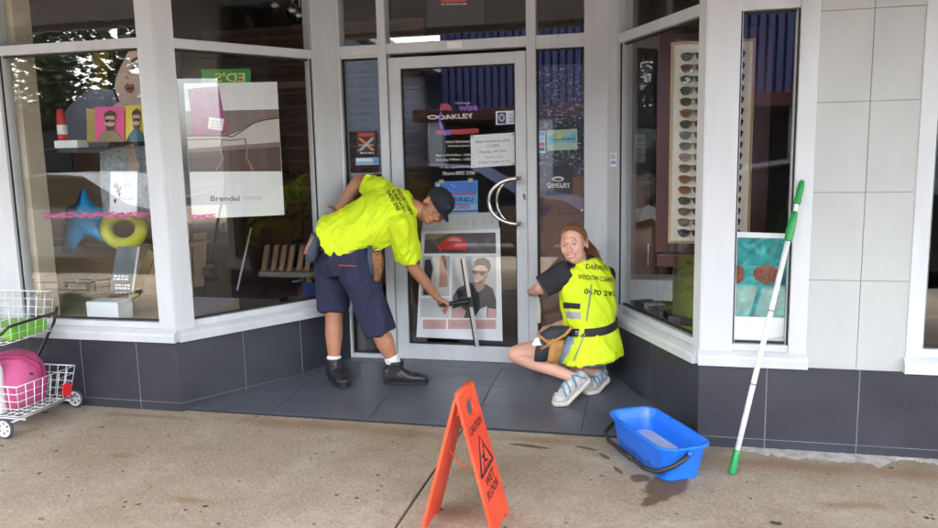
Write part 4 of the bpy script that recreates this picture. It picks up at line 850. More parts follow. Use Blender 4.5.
# --- extension pole leaning on the narrow window
pb, pt_ = G(731.5, 475), P(802.5, 180.5, 3.873); pb = V((pb.x, pb.y, .004)); PD = (pt_-pb)
pole = thing('extension_pole', 'long white extension pole with green grips leaning on the window frame', 'pole', pb)
PW = mat('pole_white', (.70, .72, .72), .3, 0, .05, 10); PG = mat('pole_green', (.010, .26, .060), .42)
def pp(t): return pb + PD*t
for k_ in range(9): bm = bmesh.new(); x_, y_ = basis(PD); tube(bm, [pp(.016+k_*.0065)+(x_*math.cos(a)+y_*math.sin(a))*.0176 for a in [i*math.pi/8 for i in range(16)]], .0012, 5, True); obj('grip_ring', bm, PG, pole, True)
for t_ in (.30, .55): bm = bmesh.new(); tube(bm, [pp(t_), pp(t_+.006)], .0129, 12); obj('length_mark', bm, GREYINK, pole, True)
bm = bmesh.new(); tube(bm, [pp(.06), pp(.80)], .0125, 12); obj('lower_tube', bm, PW, pole, True)
bm = bmesh.new(); tube(bm, [pp(.0), pp(.004), pp(.012), pp(.075), pp(.082)], [.010, .016, .0175, .0172, .014], 12); auto_smooth(obj('bottom_grip', bm, PG, pole))
bm = bmesh.new(); tube(bm, [pp(.79), pp(.793), pp(.83), pp(.86), pp(.89), pp(.893)], [.014, .018, .020, .0175, .014, .011], 12); auto_smooth(obj('coupling', bm, PG, pole))
bm = bmesh.new(); tube(bm, [pp(.88), pp(.925)], .0095, 10); obj('upper_tube', bm, PW, pole, True)
bm = bmesh.new(); tube(bm, [pp(.918), pp(.921), pp(.935), pp(.94), pp(.965), pp(.994), pp(1.0)], [.010, .017, .0175, .0145, .016, .0125, .008], 12); auto_smooth(obj('tip', bm, PG, pole))

# --- white wire shopping trolley with its load
WIRE = mat('white_wire', (.74, .74, .76), .35)
tr = thing('shopping_trolley', 'white wire shopping trolley parked against the plinth at the left edge', 'trolley', (-3.6, 3.57, 0))
def basket(x0, x1, y0, y1, z0, z1, nm, fl=.03, step=.052):
    bm = bmesh.new()
    def ring(z, e, r): tube(bm, [V((x0-e, y0-e, z)), V((x1+e, y0-e, z)), V((x1+e, y1+e, z)), V((x0-e, y1+e, z))], r, 6, True)
    nz = max(3, int(round((z1-z0)/.048)))
    for i in range(nz+1): t = i/nz; ring(z0+(z1-z0)*t, fl*t, .0042 if i == nz else .0026)
    def ver(xa, ya, xb, yb): tube(bm, [V((xa, ya, z0)), V((xb, yb, z1))], .0026, 5)
    nx, ny = int((x1-x0)/step), int((y1-y0)/step)
    for i in range(nx+1):
        t = i/nx; xa = x0+(x1-x0)*t; xb = x0-fl+(x1-x0+2*fl)*t
        ver(xa, y0, xb, y0-fl); ver(xa, y1, xb, y1+fl); tube(bm, [V((xa, y0, z0)), V((xa, y1, z0))], .0026, 5)
    for i in range(ny+1):
        t = i/ny; ya = y0+(y1-y0)*t; yb = y0-fl+(y1-y0+2*fl)*t
        ver(x0, ya, x0-fl, yb); ver(x1, ya, x1+fl, yb); tube(bm, [V((x0, ya, z0)), V((x1, ya, z0))], .0026, 5)
    return obj(nm, bm, WIRE, tr, True)
basket(-3.93, -3.40, 3.38, 3.76, .105, .285, 'lower_basket')
basket(-3.97, -3.50, 3.42, 3.77, .50, .735, 'upper_basket', .025)
TB = mat('trolley_black', (.02, .02, .022), .4)
bm = bmesh.new(); yb = 3.33
for pts in ([P(-14, 344, 3.36), P(0, 335, 3.36), P(9, 327, 3.38), P(24, 322, 3.5), P(56, 312.5, 3.79), P(57, 307, 3.80)], [P(57, 307, 3.80), P(54, 322, 3.80), P(40, 352, 3.79), P(34, 366, 3.78)]): tube(bm, pts, .0085, 8)
obj('frame_tube', bm, TB, tr, True)
bm = bmesh.new()
for y in (3.40, 3.74): tube(bm, [V((-3.95, y, .085)), V((-3.38, y, .085))], .008, 8)
for x in (-3.93, -3.42): tube(bm, [V((x, 3.34, .085)), V((x, 3.83, .085))], .008, 8)
for x, y in ((-3.93, 3.74),): tube(bm, [V((x, y, .085)), V((x, y, .50))], .008, 8)
obj('chassis', bm, mat('trolley_grey', (.5, .5, .52), .3, .6), tr, True)
for (x, y, r) in ((-3.445, 3.315, .058), (-3.44, 3.845, .058), (-3.90, 3.315, .058), (-3.90, 3.845, .058)):
    bm = bmesh.new(); tube(bm, [V((x+r*.86*math.cos(a), y, r+r*.86*math.sin(a))) for a in [i*math.pi/12 for i in range(24)]], r*.15, 8, True); wl = obj('wheel', bm, mat('tyre_grey', (.06, .06, .065), .6), tr, True)
    bm = bmesh.new(); tube(bm, [V((x, y-.011, r)), V((x, y+.011, r))], .014, 14)
    for i in range(6): a = i*math.pi/3; tube(bm, [V((x+.01*math.cos(a), y, r+.01*math.sin(a))), V((x+r*.75*math.cos(a), y, r+r*.75*math.sin(a)))], .007, 6)
    tube(bm, [V((x+r*.74*math.cos(a), y, r+r*.74*math.sin(a))) for a in [i*math.pi/12 for i in range(24)]], .009, 6, True); obj('rim', bm, WIRE, wl, True)
def loftz(bm, rings, n=20, ex=2.6):
    out = []
    for (c, a, b) in rings:
        c, a, b = V(c), V(a), V(b); r_ = []
        for k in range(n):
            t = 2*math.pi*k/n; ct, st_ = math.cos(t), math.sin(t); r_.append(bm.verts.new(c + a*math.copysign(abs(ct)**(2/ex), ct) + b*math.copysign(abs(st_)**(2/ex), st_)))
        out.append(r_)
    for p_, q_ in zip(out[:-1], out[1:]):
        for k in range(n): bm.faces.new([p_[k], p_[(k+1) % n], q_[(k+1) % n], q_[k]])
    bm.faces.new(out[0][::-1]); bm.faces.new(out[-1]); return out
# pink bag bulging out of the lower basket
bg_ = thing('pink_bag', 'pink rounded lunch bag sitting in the lower trolley basket', 'bag', (-3.62, 3.56, .11))
bm = bmesh.new(); loftz(bm, [((-3.68, 3.57, .112), (.20, 0, 0), (0, .14, 0)), ((-3.68, 3.57, .13), (.225, 0, 0), (0, .16, 0)), ((-3.67, 3.57, .25), (.235, 0, 0), (0, .165, 0)), ((-3.66, 3.58, .33), (.20, 0, 0), (0, .155, 0)), ((-3.64, 3.59, .385), (.14, 0, 0), (0, .12, 0)), ((-3.63, 3.60, .41), (.06, 0, 0), (0, .06, 0))], 28, 2.6)
bmesh.ops.subdivide_edges(bm, edges=bm.edges[:], cuts=1, smooth=.6)
for v_ in bm.verts: v_.co += V(noise.noise_vector(v_.co*7))*.012
PB = mat('bag_pink', (.52, .09, .23), .7, 0, .12, 9, .25, 120); obj('body', bm, PB, bg_, True)
bm = bmesh.new()
for dy in (-.075,): tube(bm, [V((-3.90+.0, 3.47, .30)), V((-3.82, 3.45+.02, .352)), V((-3.70, 3.455, .388)), V((-3.58, 3.50, .408)), V((-3.50, 3.56, .39)), V((-3.455, 3.60, .34)), V((-3.44, 3.60, .27))], .016, 8)
obj('handle', bm, mat('bag_strap', (.33, .03, .11), .75), bg_, True)
bm = bmesh.new(); tube(bm, [V((-3.89, 3.50, .285)), V((-3.74, 3.428, .328)), V((-3.55, 3.46, .338)), V((-3.445, 3.55, .300))], .006, 6); obj('zip', bm, mat('bag_zip', (.08, .01, .04), .6), bg_, True)
# white bottle, green pack, white bag, red tag
bo = thing('white_bottle', 'tall white bottle standing in the lower trolley basket at the picture edge', 'bottle', V((P(2, 386, 3.46).x, 3.42, .11))); cx = P(2, 386, 3.46).x
bm = bmesh.new(); tube(bm, [V((cx, 3.405, z)) for z in (.108, .112, .36, .40, .42, .45)], [.045, .052, .052, .04, .02, .02], 18); auto_smooth(obj('body', bm, PAPER, bo)); bm = bmesh.new(); tube(bm, [V((cx, 3.405, .451)), V((cx, 3.405, .478))], .023, 14); obj('cap', bm, LGREY, bo)
bm = bmesh.new(); box(bm, -3.80, -3.515, 3.50, 3.77, .505, .575, .012)
for v_ in bm.verts: v_.co += V(noise.noise_vector(v_.co*9))*.006
tag(obj('green_pack', bm, mat('pack_green', (.16, .50, .03), .45, 0, .15, 12)), 'bright green packet in the upper trolley basket', 'packet')
bm = bmesh.new(); loftz(bm, [((-3.86, 3.50, .506), (.06, 0, 0), (0, .05, 0)), ((-3.86, 3.50, .52), (.085, 0, 0), (0, .07, 0)), ((-3.85, 3.50, .57), (.08, 0, 0), (0, .07, 0)), ((-3.86, 3.51, .62), (.03, 0, 0), (0, .03, 0))], 18)
for v_ in bm.verts: v_.co += V(noise.noise_vector(v_.co*15))*.018
tag(obj('plastic_bag', bm, mat('bag_white', (.68, .68, .68), .5), None, True), 'crumpled white plastic bag in the upper trolley basket', 'bag')
bm = bmesh.new(); c = P(66.5, 389, 3.60); prism(bm, [c+V(q_) for q_ in ((0, -.035, -.03), (0, .02, -.045), (0, .042, .012), (0, .0, .04), (0, -.03, .025))], V((.006, 0, 0))); tag(obj('red_tag', bm, mat('tag_red', (.72, .02, .03), .4)), 'red tag hanging on the side of the lower trolley basket', 'tag')
# ================================================================ PEOPLE
def cv(r, u, f): return (CR*r + CU*u + CF*f).normalized()
def ellipsoid(bm, c, ax, ay, az, sub=2):
    q = bmesh.ops.create_icosphere(bm, subdivisions=sub, radius=1)
    c, ax, ay, az = V(c), V(ax), V(ay), V(az)
    for v_ in q['verts']: x, y, z = v_.co; v_.co = c + ax*x + ay*y + az*z
def ball(bm, c, r, sub=2): ellipsoid(bm, c, (r, 0, 0), (0, r, 0), (0, 0, r), sub)
def chain(bm, pr, n=14):
    for (p, r) in pr: ball(bm, p, r*.995)
    for (p, r), (q, s) in zip(pr[:-1], pr[1:]):
        if (V(q)-V(p)).length > 1e-4: tube(bm, [V(p), V(q)], [r, s], n)
def remesh(name, bm, voxel, m, parent, smooth=3, fold=None, target=None):
    me = bpy.data.meshes.new('tmp'); bmesh.ops.recalc_face_normals(bm, faces=bm.faces[:]); bm.to_mesh(me); bm.free()
    o = bpy.data.objects.new('tmp', me); COL.objects.link(o)
    rm = o.modifiers.new('r', 'REMESH'); rm.mode = 'VOXEL'; rm.voxel_size = voxel; rm.use_smooth_shade = True
    if smooth: sm = o.modifiers.new('s', 'SMOOTH'); sm.factor = .5; sm.iterations = smooth
    dg = bpy.context.evaluated_depsgraph_get(); me2 = bpy.data.meshes.new_from_object(o.evaluated_get(dg)); bpy.data.objects.remove(o)
    me2.name = name
    if fold:
        nr = [v_.normal.copy() for v_ in me2.vertices]
        for v_, n_ in zip(me2.vertices, nr): v_.co += n_*fold(v_.co)
    me2.materials.clear(); me2.materials.append(m)
    for p_ in me2.polygons: p_.use_smooth = True
    return link(bpy.data.objects.new(name, me2), parent)
def bvh_of(*objs):
    vs_, fs = [], []
    for o in objs:
        k = len(vs_); mw = o.matrix_basis.copy(); off = V((0, 0, 0)); q = o
        while q is not None: off += V(q.location); q = q.parent
        vs_ += [v_.co+off for v_ in o.data.vertices]; fs += [tuple(i+k for i in p_.vertices) for p_ in o.data.polygons]
    return BVHTree.FromPolygons(vs_, fs)
def wrap(name, pxs, m, bvh, parent, lift=.003, grid=3.0):
    """a patch of cloth given by photo pixels, wrapped on a surface"""
    xs = [p_[0] for p_ in pxs]; ys_ = [p_[1] for p_ in pxs]; bm = bmesh.new(); n = 10
    a, b, c, d = pxs; g0 = []
    for j in range(n+1):
        r_ = []
        for i in range(n+1):
            u, v = i/n, j/n; x = (a[0]*(1-u)+b[0]*u)*(1-v)+(d[0]*(1-u)+c[0]*u)*v; y = (a[1]*(1-u)+b[1]*u)*(1-v)+(d[1]*(1-u)+c[1]*u)*v
            rr_ = ray(x, y).normalized(); loc, nor, _, _ = bvh.ray_cast(CAM, rr_); r_.append(bm.verts.new(loc+nor*lift-rr_*.0005) if loc is not None else None)
        g0.append(r_)
    for j in range(n):
        for i in range(n):
            q = [g0[j][i], g0[j][i+1], g0[j+1][i+1], g0[j+1][i]]
            if None not in q and max((q[0].co-q[2].co).length, (q[1].co-q[3].co).length) < .06: bm.faces.new(q)
    return obj(name, bm, m, parent, True)
def head(bm, c, fwd, up, s=1.0, fem=False):
    f = V(fwd).normalized(); u = (V(up)-f*V(up).dot(f)).normalized(); sd = u.cross(f).normalized()
    T = lambda x, y, z: V(c) + (sd*x + f*y + u*z)*s
    def E(x, y, z, a, b, d, sub=2): ellipsoid(bm, T(x, y, z), sd*a*s, f*b*s, u*d*s, sub)
    E(0, -.014, .036, .074, .094, .083, 3); E(0, .026, -.03, .060, .062, .088, 3); E(0, .050, -.088, .030 if fem else .036, .034, .024)
    for k in (-1, 1):
        E(k*.050, .028, .004, .022, .042, .048); E(k*.044, .044, -.018, .025, .036, .044); E(k*.034, .022, -.066, .026, .046, .028); E(k*.037, .060, -.030, .025, .024, .024); E(k*.077, -.008, -.012, .009, .021, .031); E(k*.080, -.014, .004, .006, .014, .014)
        E(k*.030, .080, .017, .022, .010, .007); E(k*.011, .098, -.036, .009, .010, .008); E(k*.030, .0725, .0, .017, .012, .012)
    E(0, .078, .026, .044, .014, .020); E(0, .088, -.058, .023, .0115, .0065); E(0, .086, -.070, .020, .011, .0065); E(0, .085, -.064, .030, .006, .012)
    chain(bm, [(T(0, .086, .012), .0075*s), (T(0, .096, -.010), .0095*s), (T(0, .108, -.030), .0125*s)], 10)
    return T, sd, f, u
def face_parts(T, sd, f, u, s, parent, iris, brow, lip, smile=False):
    WHITE = mat('eye_white', (.70, .68, .66), .25)
    for k in (-1, 1):
        bm = bmesh.new(); ellipsoid(bm, T(k*.030, .0815, .001), sd*.0125*s, f*.0050*s, u*.0048*s); e = obj('eye', bm, WHITE, parent, True)
        bm = bmesh.new(); ellipsoid(bm, T(k*.030, .0850, .001), sd*.0052*s, f*.0030*s, u*.0046*s); obj('iris', bm, iris, e, True)
        bm = bmesh.new(); tube(bm, [T(k*.0165, .0845, .004), T(k*.024, .0870, .0075), T(k*.034, .0855, .0075), T(k*.044, .0785, .002)], .0017*s, 6); obj('eyelash', bm, brow, e, True)
        bm = bmesh.new(); tube(bm, [T(k*.014, .0890, .0205), T(k*.028, .0885, .0238), T(k*.046, .0770, .0175)], [.0022*s, .0027*s, .0012*s], 6); obj('eyebrow', bm, brow, parent, True)
    w = .030 if smile else .021; cz = .006 if smile else 0
    bm = bmesh.new(); tube(bm, [T(-w, .0815, -.0595+cz), T(-.011, .0965, -.0580), T(0, .0985, -.0590), T(.011, .0965, -.0580), T(w, .0815, -.0595+cz)], [.0012*s, .0026*s, .0024*s, .0026*s, .0012*s], 8); obj('upper_lip', bm, lip, parent, True)
    bm = bmesh.new(); tube(bm, [T(-w, .0815, -.0605+cz), T(-.012, .0945, -.0715), T(0, .0965, -.0735), T(.012, .0945, -.0715), T(w, .0815, -.0605+cz)], [.0012*s, .0028*s, .0034*s, .0028*s, .0012*s], 8); obj('lower_lip', bm, lip, parent, True)
    if smile:
        bm = bmesh.new(); ellipsoid(bm, T(0, .0885, -.0650), sd*.0235*s, f*.0085*s, u*.0060*s); obj('teeth', bm, mat('teeth', (.72, .70, .66), .3), parent, True)
def hand(bm, wrist, d, n, th, curl=.5, s=1.0, spread=.06, thumb=.6):
    """d: along the fingers, n: out of the palm, th: towards the thumb side"""
    d = V(d).normalized(); n = (V(n)-d*V(n).dot(d)).normalized(); th = (V(th)-d*V(th).dot(d)-n*V(th).dot(n)).normalized(); w = V(wrist)
    loftz(bm, [(w-d*.01*s, th*.024*s, n*.017*s), (w+d*.025*s, th*.033*s, n*.0165*s), (w+d*.065*s, th*.040*s, n*.0145*s), (w+d*.090*s, th*.039*s, n*.012*s)], 16, 2.6)
    for i, (o_, l, r) in enumerate(((.029, .070, .0090), (.010, .079, .0092), (-.010, .073, .0088), (-.028, .057, .0078))):
        p = w + d*(.086-.004*abs(i-1))*s + th*o_*s; dd = (d + th*o_*spread*25*.04).normalized(); pr = [(p-dd*.012*s, r*s), (p, r*s)]
        for k, (fr_, c_) in enumerate(((.44, .9), (.31, 1.1), (.25, .8))):
            a = curl*c_; dd = (dd*math.cos(a) + n*math.sin(a)).normalized(); p = p + dd*l*fr_*s; pr.append((p, r*s*(.93-.07*k)))
        chain(bm, pr, 10)
    p = w + d*.022*s + th*.026*s + n*.006*s; dd = (d*.62 + th*.70 + n*.35).normalized(); pr = [(p, .0125*s)]
    for l, c_ in ((.038, 0), (.030, thumb), (.024, thumb*.8)):
        dd = (dd*math.cos(c_) + (d*.75 - th*.35 + n*.55).normalized()*math.sin(c_)).normalized(); p = p + dd*l*s; pr.append((p, .0105*s*(1 if l > .03 else .9)))
    chain(bm, pr, 10)
def skin_mat(name, c, c2):
    m = mat(name, c, .48, 0, 0, 14, .10, 180, col2=c2); b = m.node_tree.nodes['Principled BSDF']; b.inputs['Subsurface Weight'].default_value = .12; b.inputs['Subsurface Radius'].default_value = (.012, .005, .003); return m
def folds(axis, amp, fq=9.0, seed=0):
    """cloth creases running along the axis: sharp ridged noise stretched that way, with soft sag between"""
    ax = V(axis).normalized()
    def f(co):
        q = co + V((seed, seed*.7, seed*.3)); q = q + V(noise.noise_vector(q*5))*.035
        al = ax*q.dot(ax); cr = q-al
        a = 1-2.2*abs(noise.noise(cr*fq + al*fq*.28)); b = 1-2.2*abs(noise.noise(cr*fq*2.1 + al*fq*.7 + V((9, 3, 1))))
        return amp*(.75*a*abs(a) + .62*b*abs(b) + .5*noise.noise(q*fq*.5) - .1) + .0010*noise.noise(q*45)
    return f
def loft(bm, secs, n=24, ex=2.2): return loftz(bm, secs, n, ex)
HIVIS = mat('hivis_yellow', (.66, .86, .012), .75, 0, .05, 14, .35, 420)
NAVYC = mat('navy_drill', (.020, .022, .058), .85, 0, .18, 18, .4, 500)
SOCK = mat('white_sock', (.78, .77, .75), .9, 0, .06, 30, .4, 300)
BOOT = mat('boot_leather', (.018, .018, .020), .40, 0, .3, 22, .2, 120)
SOLE = mat('boot_sole', (.012, .012, .012), .8)
LETTER = mat('print_black', (.02, .022, .012), .8)
TANL = mat('tan_leather', (.40, .20, .055), .6, 0, .25, 18, .3, 120)
DENIM = mat('pale_denim', (.26, .33, .42), .85, 0, .2, 25, .4, 400)
BLKC = mat('black_knit', (.016, .017, .022), .85, 0, .25, 20, .3, 400)

# ---------------------------------------------------------------- the man bending to the door
man = thing('person', 'man in yellow shirt, navy shorts and dark cap bending to wipe the door glass', 'person', (-1.72, 4.48, .05))
MSK = skin_mat('skin_tan', (.40, .175, .095), (.50, .24, .14))
pel, che, nek = P(341, 241, 4.47), P(386, 214, 4.54), P(411, 204, 4.58)
Tm = (nek-pel).normalized(); nsh, fsh = P(401, 222, 4.42), P(381, 193, 4.70)
Lm = (nsh-fsh); Lm = (Lm - Tm*Lm.dot(Tm)).normalized(); Bm = Tm.cross(Lm).normalized()
if Bm.z < 0: Bm = -Bm
hipL = V((.10, -.99, 0)); hipL = (hipL - Tm*.15).normalized(); hipB = Tm.cross(hipL).normalized(); hipB = hipB if hipB.z > 0 else -hipB
hn, hf = P(353, 256, 4.40), P(333, 256, 4.55)                 # hips near and far
kn, an = P(380, 331, 4.43), P(395, 365, 4.475)                 # near (front) knee, ankle
kf, af = P(334, 318, 4.52), P(334, 366, 4.475)                 # far (rear) knee, ankle
eln, wrn = P(409, 262, 4.56), P(437, 297, 4.715)
elf, wrf = P(358, 181, 4.80), P(336, 215, 4.68)
hc = P(435.5, 207, 4.60); hfw, hup = cv(.34, -.58, -.74), cv(.76, .64, -.10)
bm = bmesh.new()
loft(bm, [(pel-Tm*.05, hipL*.12, hipB*.085), (pel, hipL*.12, hipB*.075), (P(362, 226, 4.50), Lm*.115, Bm*.072), (che, Lm*.14, Bm*.09), (P(402, 208, 4.56), Lm*.12, Bm*.07), (nek, Lm*.055, Bm*.055)])
chain(bm, [(hn, .085), (kn, .060), (kn.lerp(an, .35), .060), (kn.lerp(an, .85), .036), (an, .036)]); chain(bm, [(hf, .085), (kf, .058), (kf.lerp(af, .35), .058), (kf.lerp(af, .85), .036), (af, .036)])
chain(bm, [(nsh, .048), (nsh.lerp(eln, .5), .046), (eln, .040), (eln.lerp(wrn, .3), .041), (wrn, .026)]); chain(bm, [(fsh, .050), (fsh.lerp(elf, .5), .047), (elf, .042), (elf.lerp(wrf, .3), .043), (wrf, .027)])
hd_ = (P(447, 303, 4.765)-wrn).normalized(); hand(bm, wrn, hd_, cv(.25, -.8, .35), cv(.5, .35, .6), .95, 1.0, .06, .5)
hand(bm, wrf, cv(-.1, -.25, -.75), cv(-.5, .3, .2), cv(-.2, 1, -.1), .35, 1.0)
chain(bm, [(nek-Tm*.03, .060), (hc - V(hup)*.075 - V(hfw)*.025, .056)])
hT = head(bm, hc, hfw, hup, 1.0)
mbody = remesh('body', bm, .0058, MSK, man, 3)
face_parts(*hT, 1.0, mbody, mat('iris_brown', (.03, .015, .008), .2), mat('brow_black', (.012, .009, .008), .7), mat('lip_brown', (.30, .11, .085), .45))
T, sd, ff, uu = hT
bm = bmesh.new(); ellipsoid(bm, T(0, -.016, .030), sd*.0795, ff*.099, uu*.080, 3)   # short dark hair under the cap
bmesh.ops.bisect_plane(bm, geom=bm.verts[:]+bm.edges[:]+bm.faces[:], plane_co=T(0, .02, -.030), plane_no=(-uu*1.0+ff*1.15).normalized(), clear_outer=True)
hair = obj('hair', bm, mat('black_hair', (.012, .010, .009), .6, 0, .3, 60, .5, 200), mbody, True)
bm = bmesh.new(); prf = [(.0, 1.0), (.02, .995), (.05, .93), (.078, .74), (.094, .42), (.098, .0)]; rings = []
for (h_, k_) in prf:
    rings.append([bm.verts.new(T(.086*k_*math.cos(a), -.012+.1115*k_*math.sin(a)+.008*(1-k_), .030+h_+.0)) for a in [2*math.pi*i/32 for i in range(32)]])
for a, b in zip(rings[:-2], rings[1:-1]): bridge(bm, a, b)
tp = bm.verts.new(T(0, -.006, .129)); last = rings[-2]
for v_ in rings[-1]: bm.verts.remove(v_)
for i in range(32): bm.faces.new([last[i], last[(i+1) % 32], tp])
CAPM = mat('cap_navy', (.012, .013, .024), .8, 0, .2, 30, .4, 350); cap = obj('cap', bm, CAPM, man, True)
bm = bmesh.new(); n_ = 16; top, bot, t2, b2 = [], [], [], []
for i in range(n_+1):
    a = math.radians(18+144*i/n_); x = .086*math.cos(a); y = -.012+.1115*math.sin(a); e = .068*math.sin(a)**.8; dz = -.016*math.sin(a)
    top.append(bm.verts.new(T(x*.98, y-.004, .034))); bot.append(bm.verts.new(T(x*.98, y-.004, .029))); t2.append(bm.verts.new(T(x*1.0, y+e, .030+dz-.010*(x/.084)**2))); b2.append(bm.verts.new(T(x*1.0, y+e, .025+dz-.010*(x/.084)**2)))
for i in range(n_):
    bm.faces.new([top[i], top[i+1], t2[i+1], t2[i]]); bm.faces.new([bot[i+1], bot[i], b2[i], b2[i+1]]); bm.faces.new([t2[i], t2[i+1], b2[i+1], b2[i]])
obj('brim', bm, CAPM, cap, True)
bm = bmesh.new(); ellipsoid(bm, T(0, .0915, .068), sd*.018, ff*.006, uu*.016); obj('badge', bm, mat('badge_green', (.02, .05, .025), .6), cap, True)
bm = bmesh.new(); ball(bm, T(0, -.006, .130), .006, 1); obj('button', bm, CAPM, cap, True)
# shirt
bm = bmesh.new()
loft(bm, [(P(333, 239, 4.465)-hipB*.012, hipL*.186, hipB*.158), (P(345, 234, 4.48)-hipB*.018, hipL.lerp(Lm, .3)*.188, hipB*.164), (P(364, 224, 4.50)-Bm*.026, Lm*.182, Bm*.155), (P(384, 213, 4.54)-Bm*.018, Lm*.195, Bm*.142), (P(398, 208, 4.56), Lm*.190, Bm*.110), (P(407, 205, 4.575), Lm*.135, Bm*.088), (nek+Tm*.012, Lm*.074, Bm*.072)], 28, 2.3)
for a, b, k in ((nsh, eln, 1.0), (fsh, elf, .62)):
    d = (b-a).normalized(); x, y = basis(d); l = (b-a).length
    loft(bm, [(a-d*.045, x*.070, y*.078), (a, x*.082, y*.086), (a+d*l*.45*k, x*.076, y*.078), (a+d*l*.80*k, x*.078, y*.080), (a+d*l*.90*k, x*.077, y*.079)], 20, 2.0)
shirt = remesh('shirt', bm, .0075, HIVIS, man, 4, folds(Tm*.35+V((0, 0, 1))*.8, .0150, 9, 2.0))
sb = bvh_of(shirt)
for k, (s_, w_) in enumerate((('WINDOW CLEANING', 30), ('DARWIN', 24), ('0470 292', 22))):
    text('lettering', s_, LETTER, None, 404.5-k*5.6, 201.5-k*1.2+k*1.0, w_, 3.6, 0, shirt, rot=math.radians(60), bold=.02, bvh=sb, lift=.004)
# shorts
bm = bmesh.new()
loft(bm, [(P(334, 234, 4.47), hipL*.138, hipB*.088), (pel, hipL*.158, hipB*.112), (P(345, 258, 4.47), V((0, -.178, 0)), V((.135, 0, .02))), (P(347, 272, 4.47), V((0, -.150, 0)), V((.11, 0, .02)))], 28, 2.4)
for a, b, k, hemw in ((hn, kn, 1.02, .092), (hf, kf, .88, .092)):
    d = (b-a).normalized(); x = V((0, -1, 0)); x = (x-d*x.dot(d)).normalized(); y = d.cross(x); l = (b-a).length
    loft(bm, [(a-d*.03, x*.108, y*.125), (a+d*l*.35, x*.102, y*.108), (a+d*l*.75*k, x*.094, y*.098), (a+d*l*k, x*hemw, y*.095)], 24, 2.3)
shorts = remesh('shorts', bm, .009, NAVYC, man, 4, folds((0.2, 0, 1), .0135, 8, 5.0)); hb = bvh_of(shorts, shirt)
wrap('pocket', [(346, 268), (358, 265.5), (360, 284), (348, 285)], mat('navy_pocket', (.026, .028, .068), .9, 0, .15, 20, .4, 500), hb, shorts, .006)
wrap('pocket_trim', [(339, 264), (356, 265), (356.5, 266.6), (339, 265.6)], mat('red_trim', (.22, .06, .05), .8), hb, shorts, .009)
# belt with tool holders
bm = bmesh.new(); c0 = P(333, 237, 4.468); tube(bm, [c0 + hipL*.162*math.cos(a) + hipB*.114*math.sin(a) for a in [2*math.pi*i/28 for i in range(28)]], .016, 8, True); obj('belt', bm, mat('belt_grey', (.05, .07, .09), .7), shorts, True)
bm = bmesh.new(); loft(bm, [(P(375.5, 249, 4.36), V((.022, 0, 0)), V((0, .028, 0))), (P(377, 258, 4.36), V((.032, 0, .01)), V((0, .032, 0))), (P(378, 268, 4.37), V((.030, 0, .01)), V((0, .03, 0))), (P(377, 279, 4.37), V((.022, 0, 0)), V((0, .024, 0))), (P(377, 281, 4.37), V((.012, 0, 0)), V((0, .014, 0)))], 18, 2.6)
for v_ in bm.verts: v_.co += V(noise.noise_vector(v_.co*22))*.009
ph = obj('tool_pouch', bm, mat('worn_leather', (.22, .10, .035), .6, 0, .5, 40, .4, 90), man, True); bm = bmesh.new(); tube(bm, [P(370, 246, 4.36), P(369.5, 258, 4.335), P(372.5, 275, 4.345)], [.016, .018, .012], 8); obj('strap', bm, mat('pouch_grey', (.05, .07, .10), .7), ph, True)
bm = bmesh.new(); tube(bm, [P(373, 252, 4.33), P(379, 249, 4.325), P(381, 252, 4.33)], .006, 6); obj('clip', bm, STEEL, ph, True)
bm = bmesh.new(); loft(bm, [(P(317, 233, 4.44), V((.035, 0, 0)), V((0, .04, 0))), (P(314, 247, 4.43), V((.048, 0, .01)), V((0, .05, 0))), (P(312.5, 258, 4.43), V((.04, 0, .01)), V((0, .045, 0))), (P(312, 262, 4.43), V((.02, 0, 0)), V((0, .02, 0)))], 18, 3)
ph = obj('hip_pouch', bm, mat('pouch_slate', (.06, .09, .12), .7, 0, .2, 20), man, True); bm = bmesh.new(); loft(bm, [(P(314, 236, 4.41), V((.016, 0, 0)), V((0, .016, 0))), (P(309, 246, 4.40), V((.02, 0, .005)), V((0, .02, 0))), (P(306.5, 254, 4.40), V((.018, 0, 0)), V((0, .018, 0)))], 14, 2.4); obj('scrubber_handle', bm, mat('handle_pink', (.42, .16, .14), .55), ph, True)
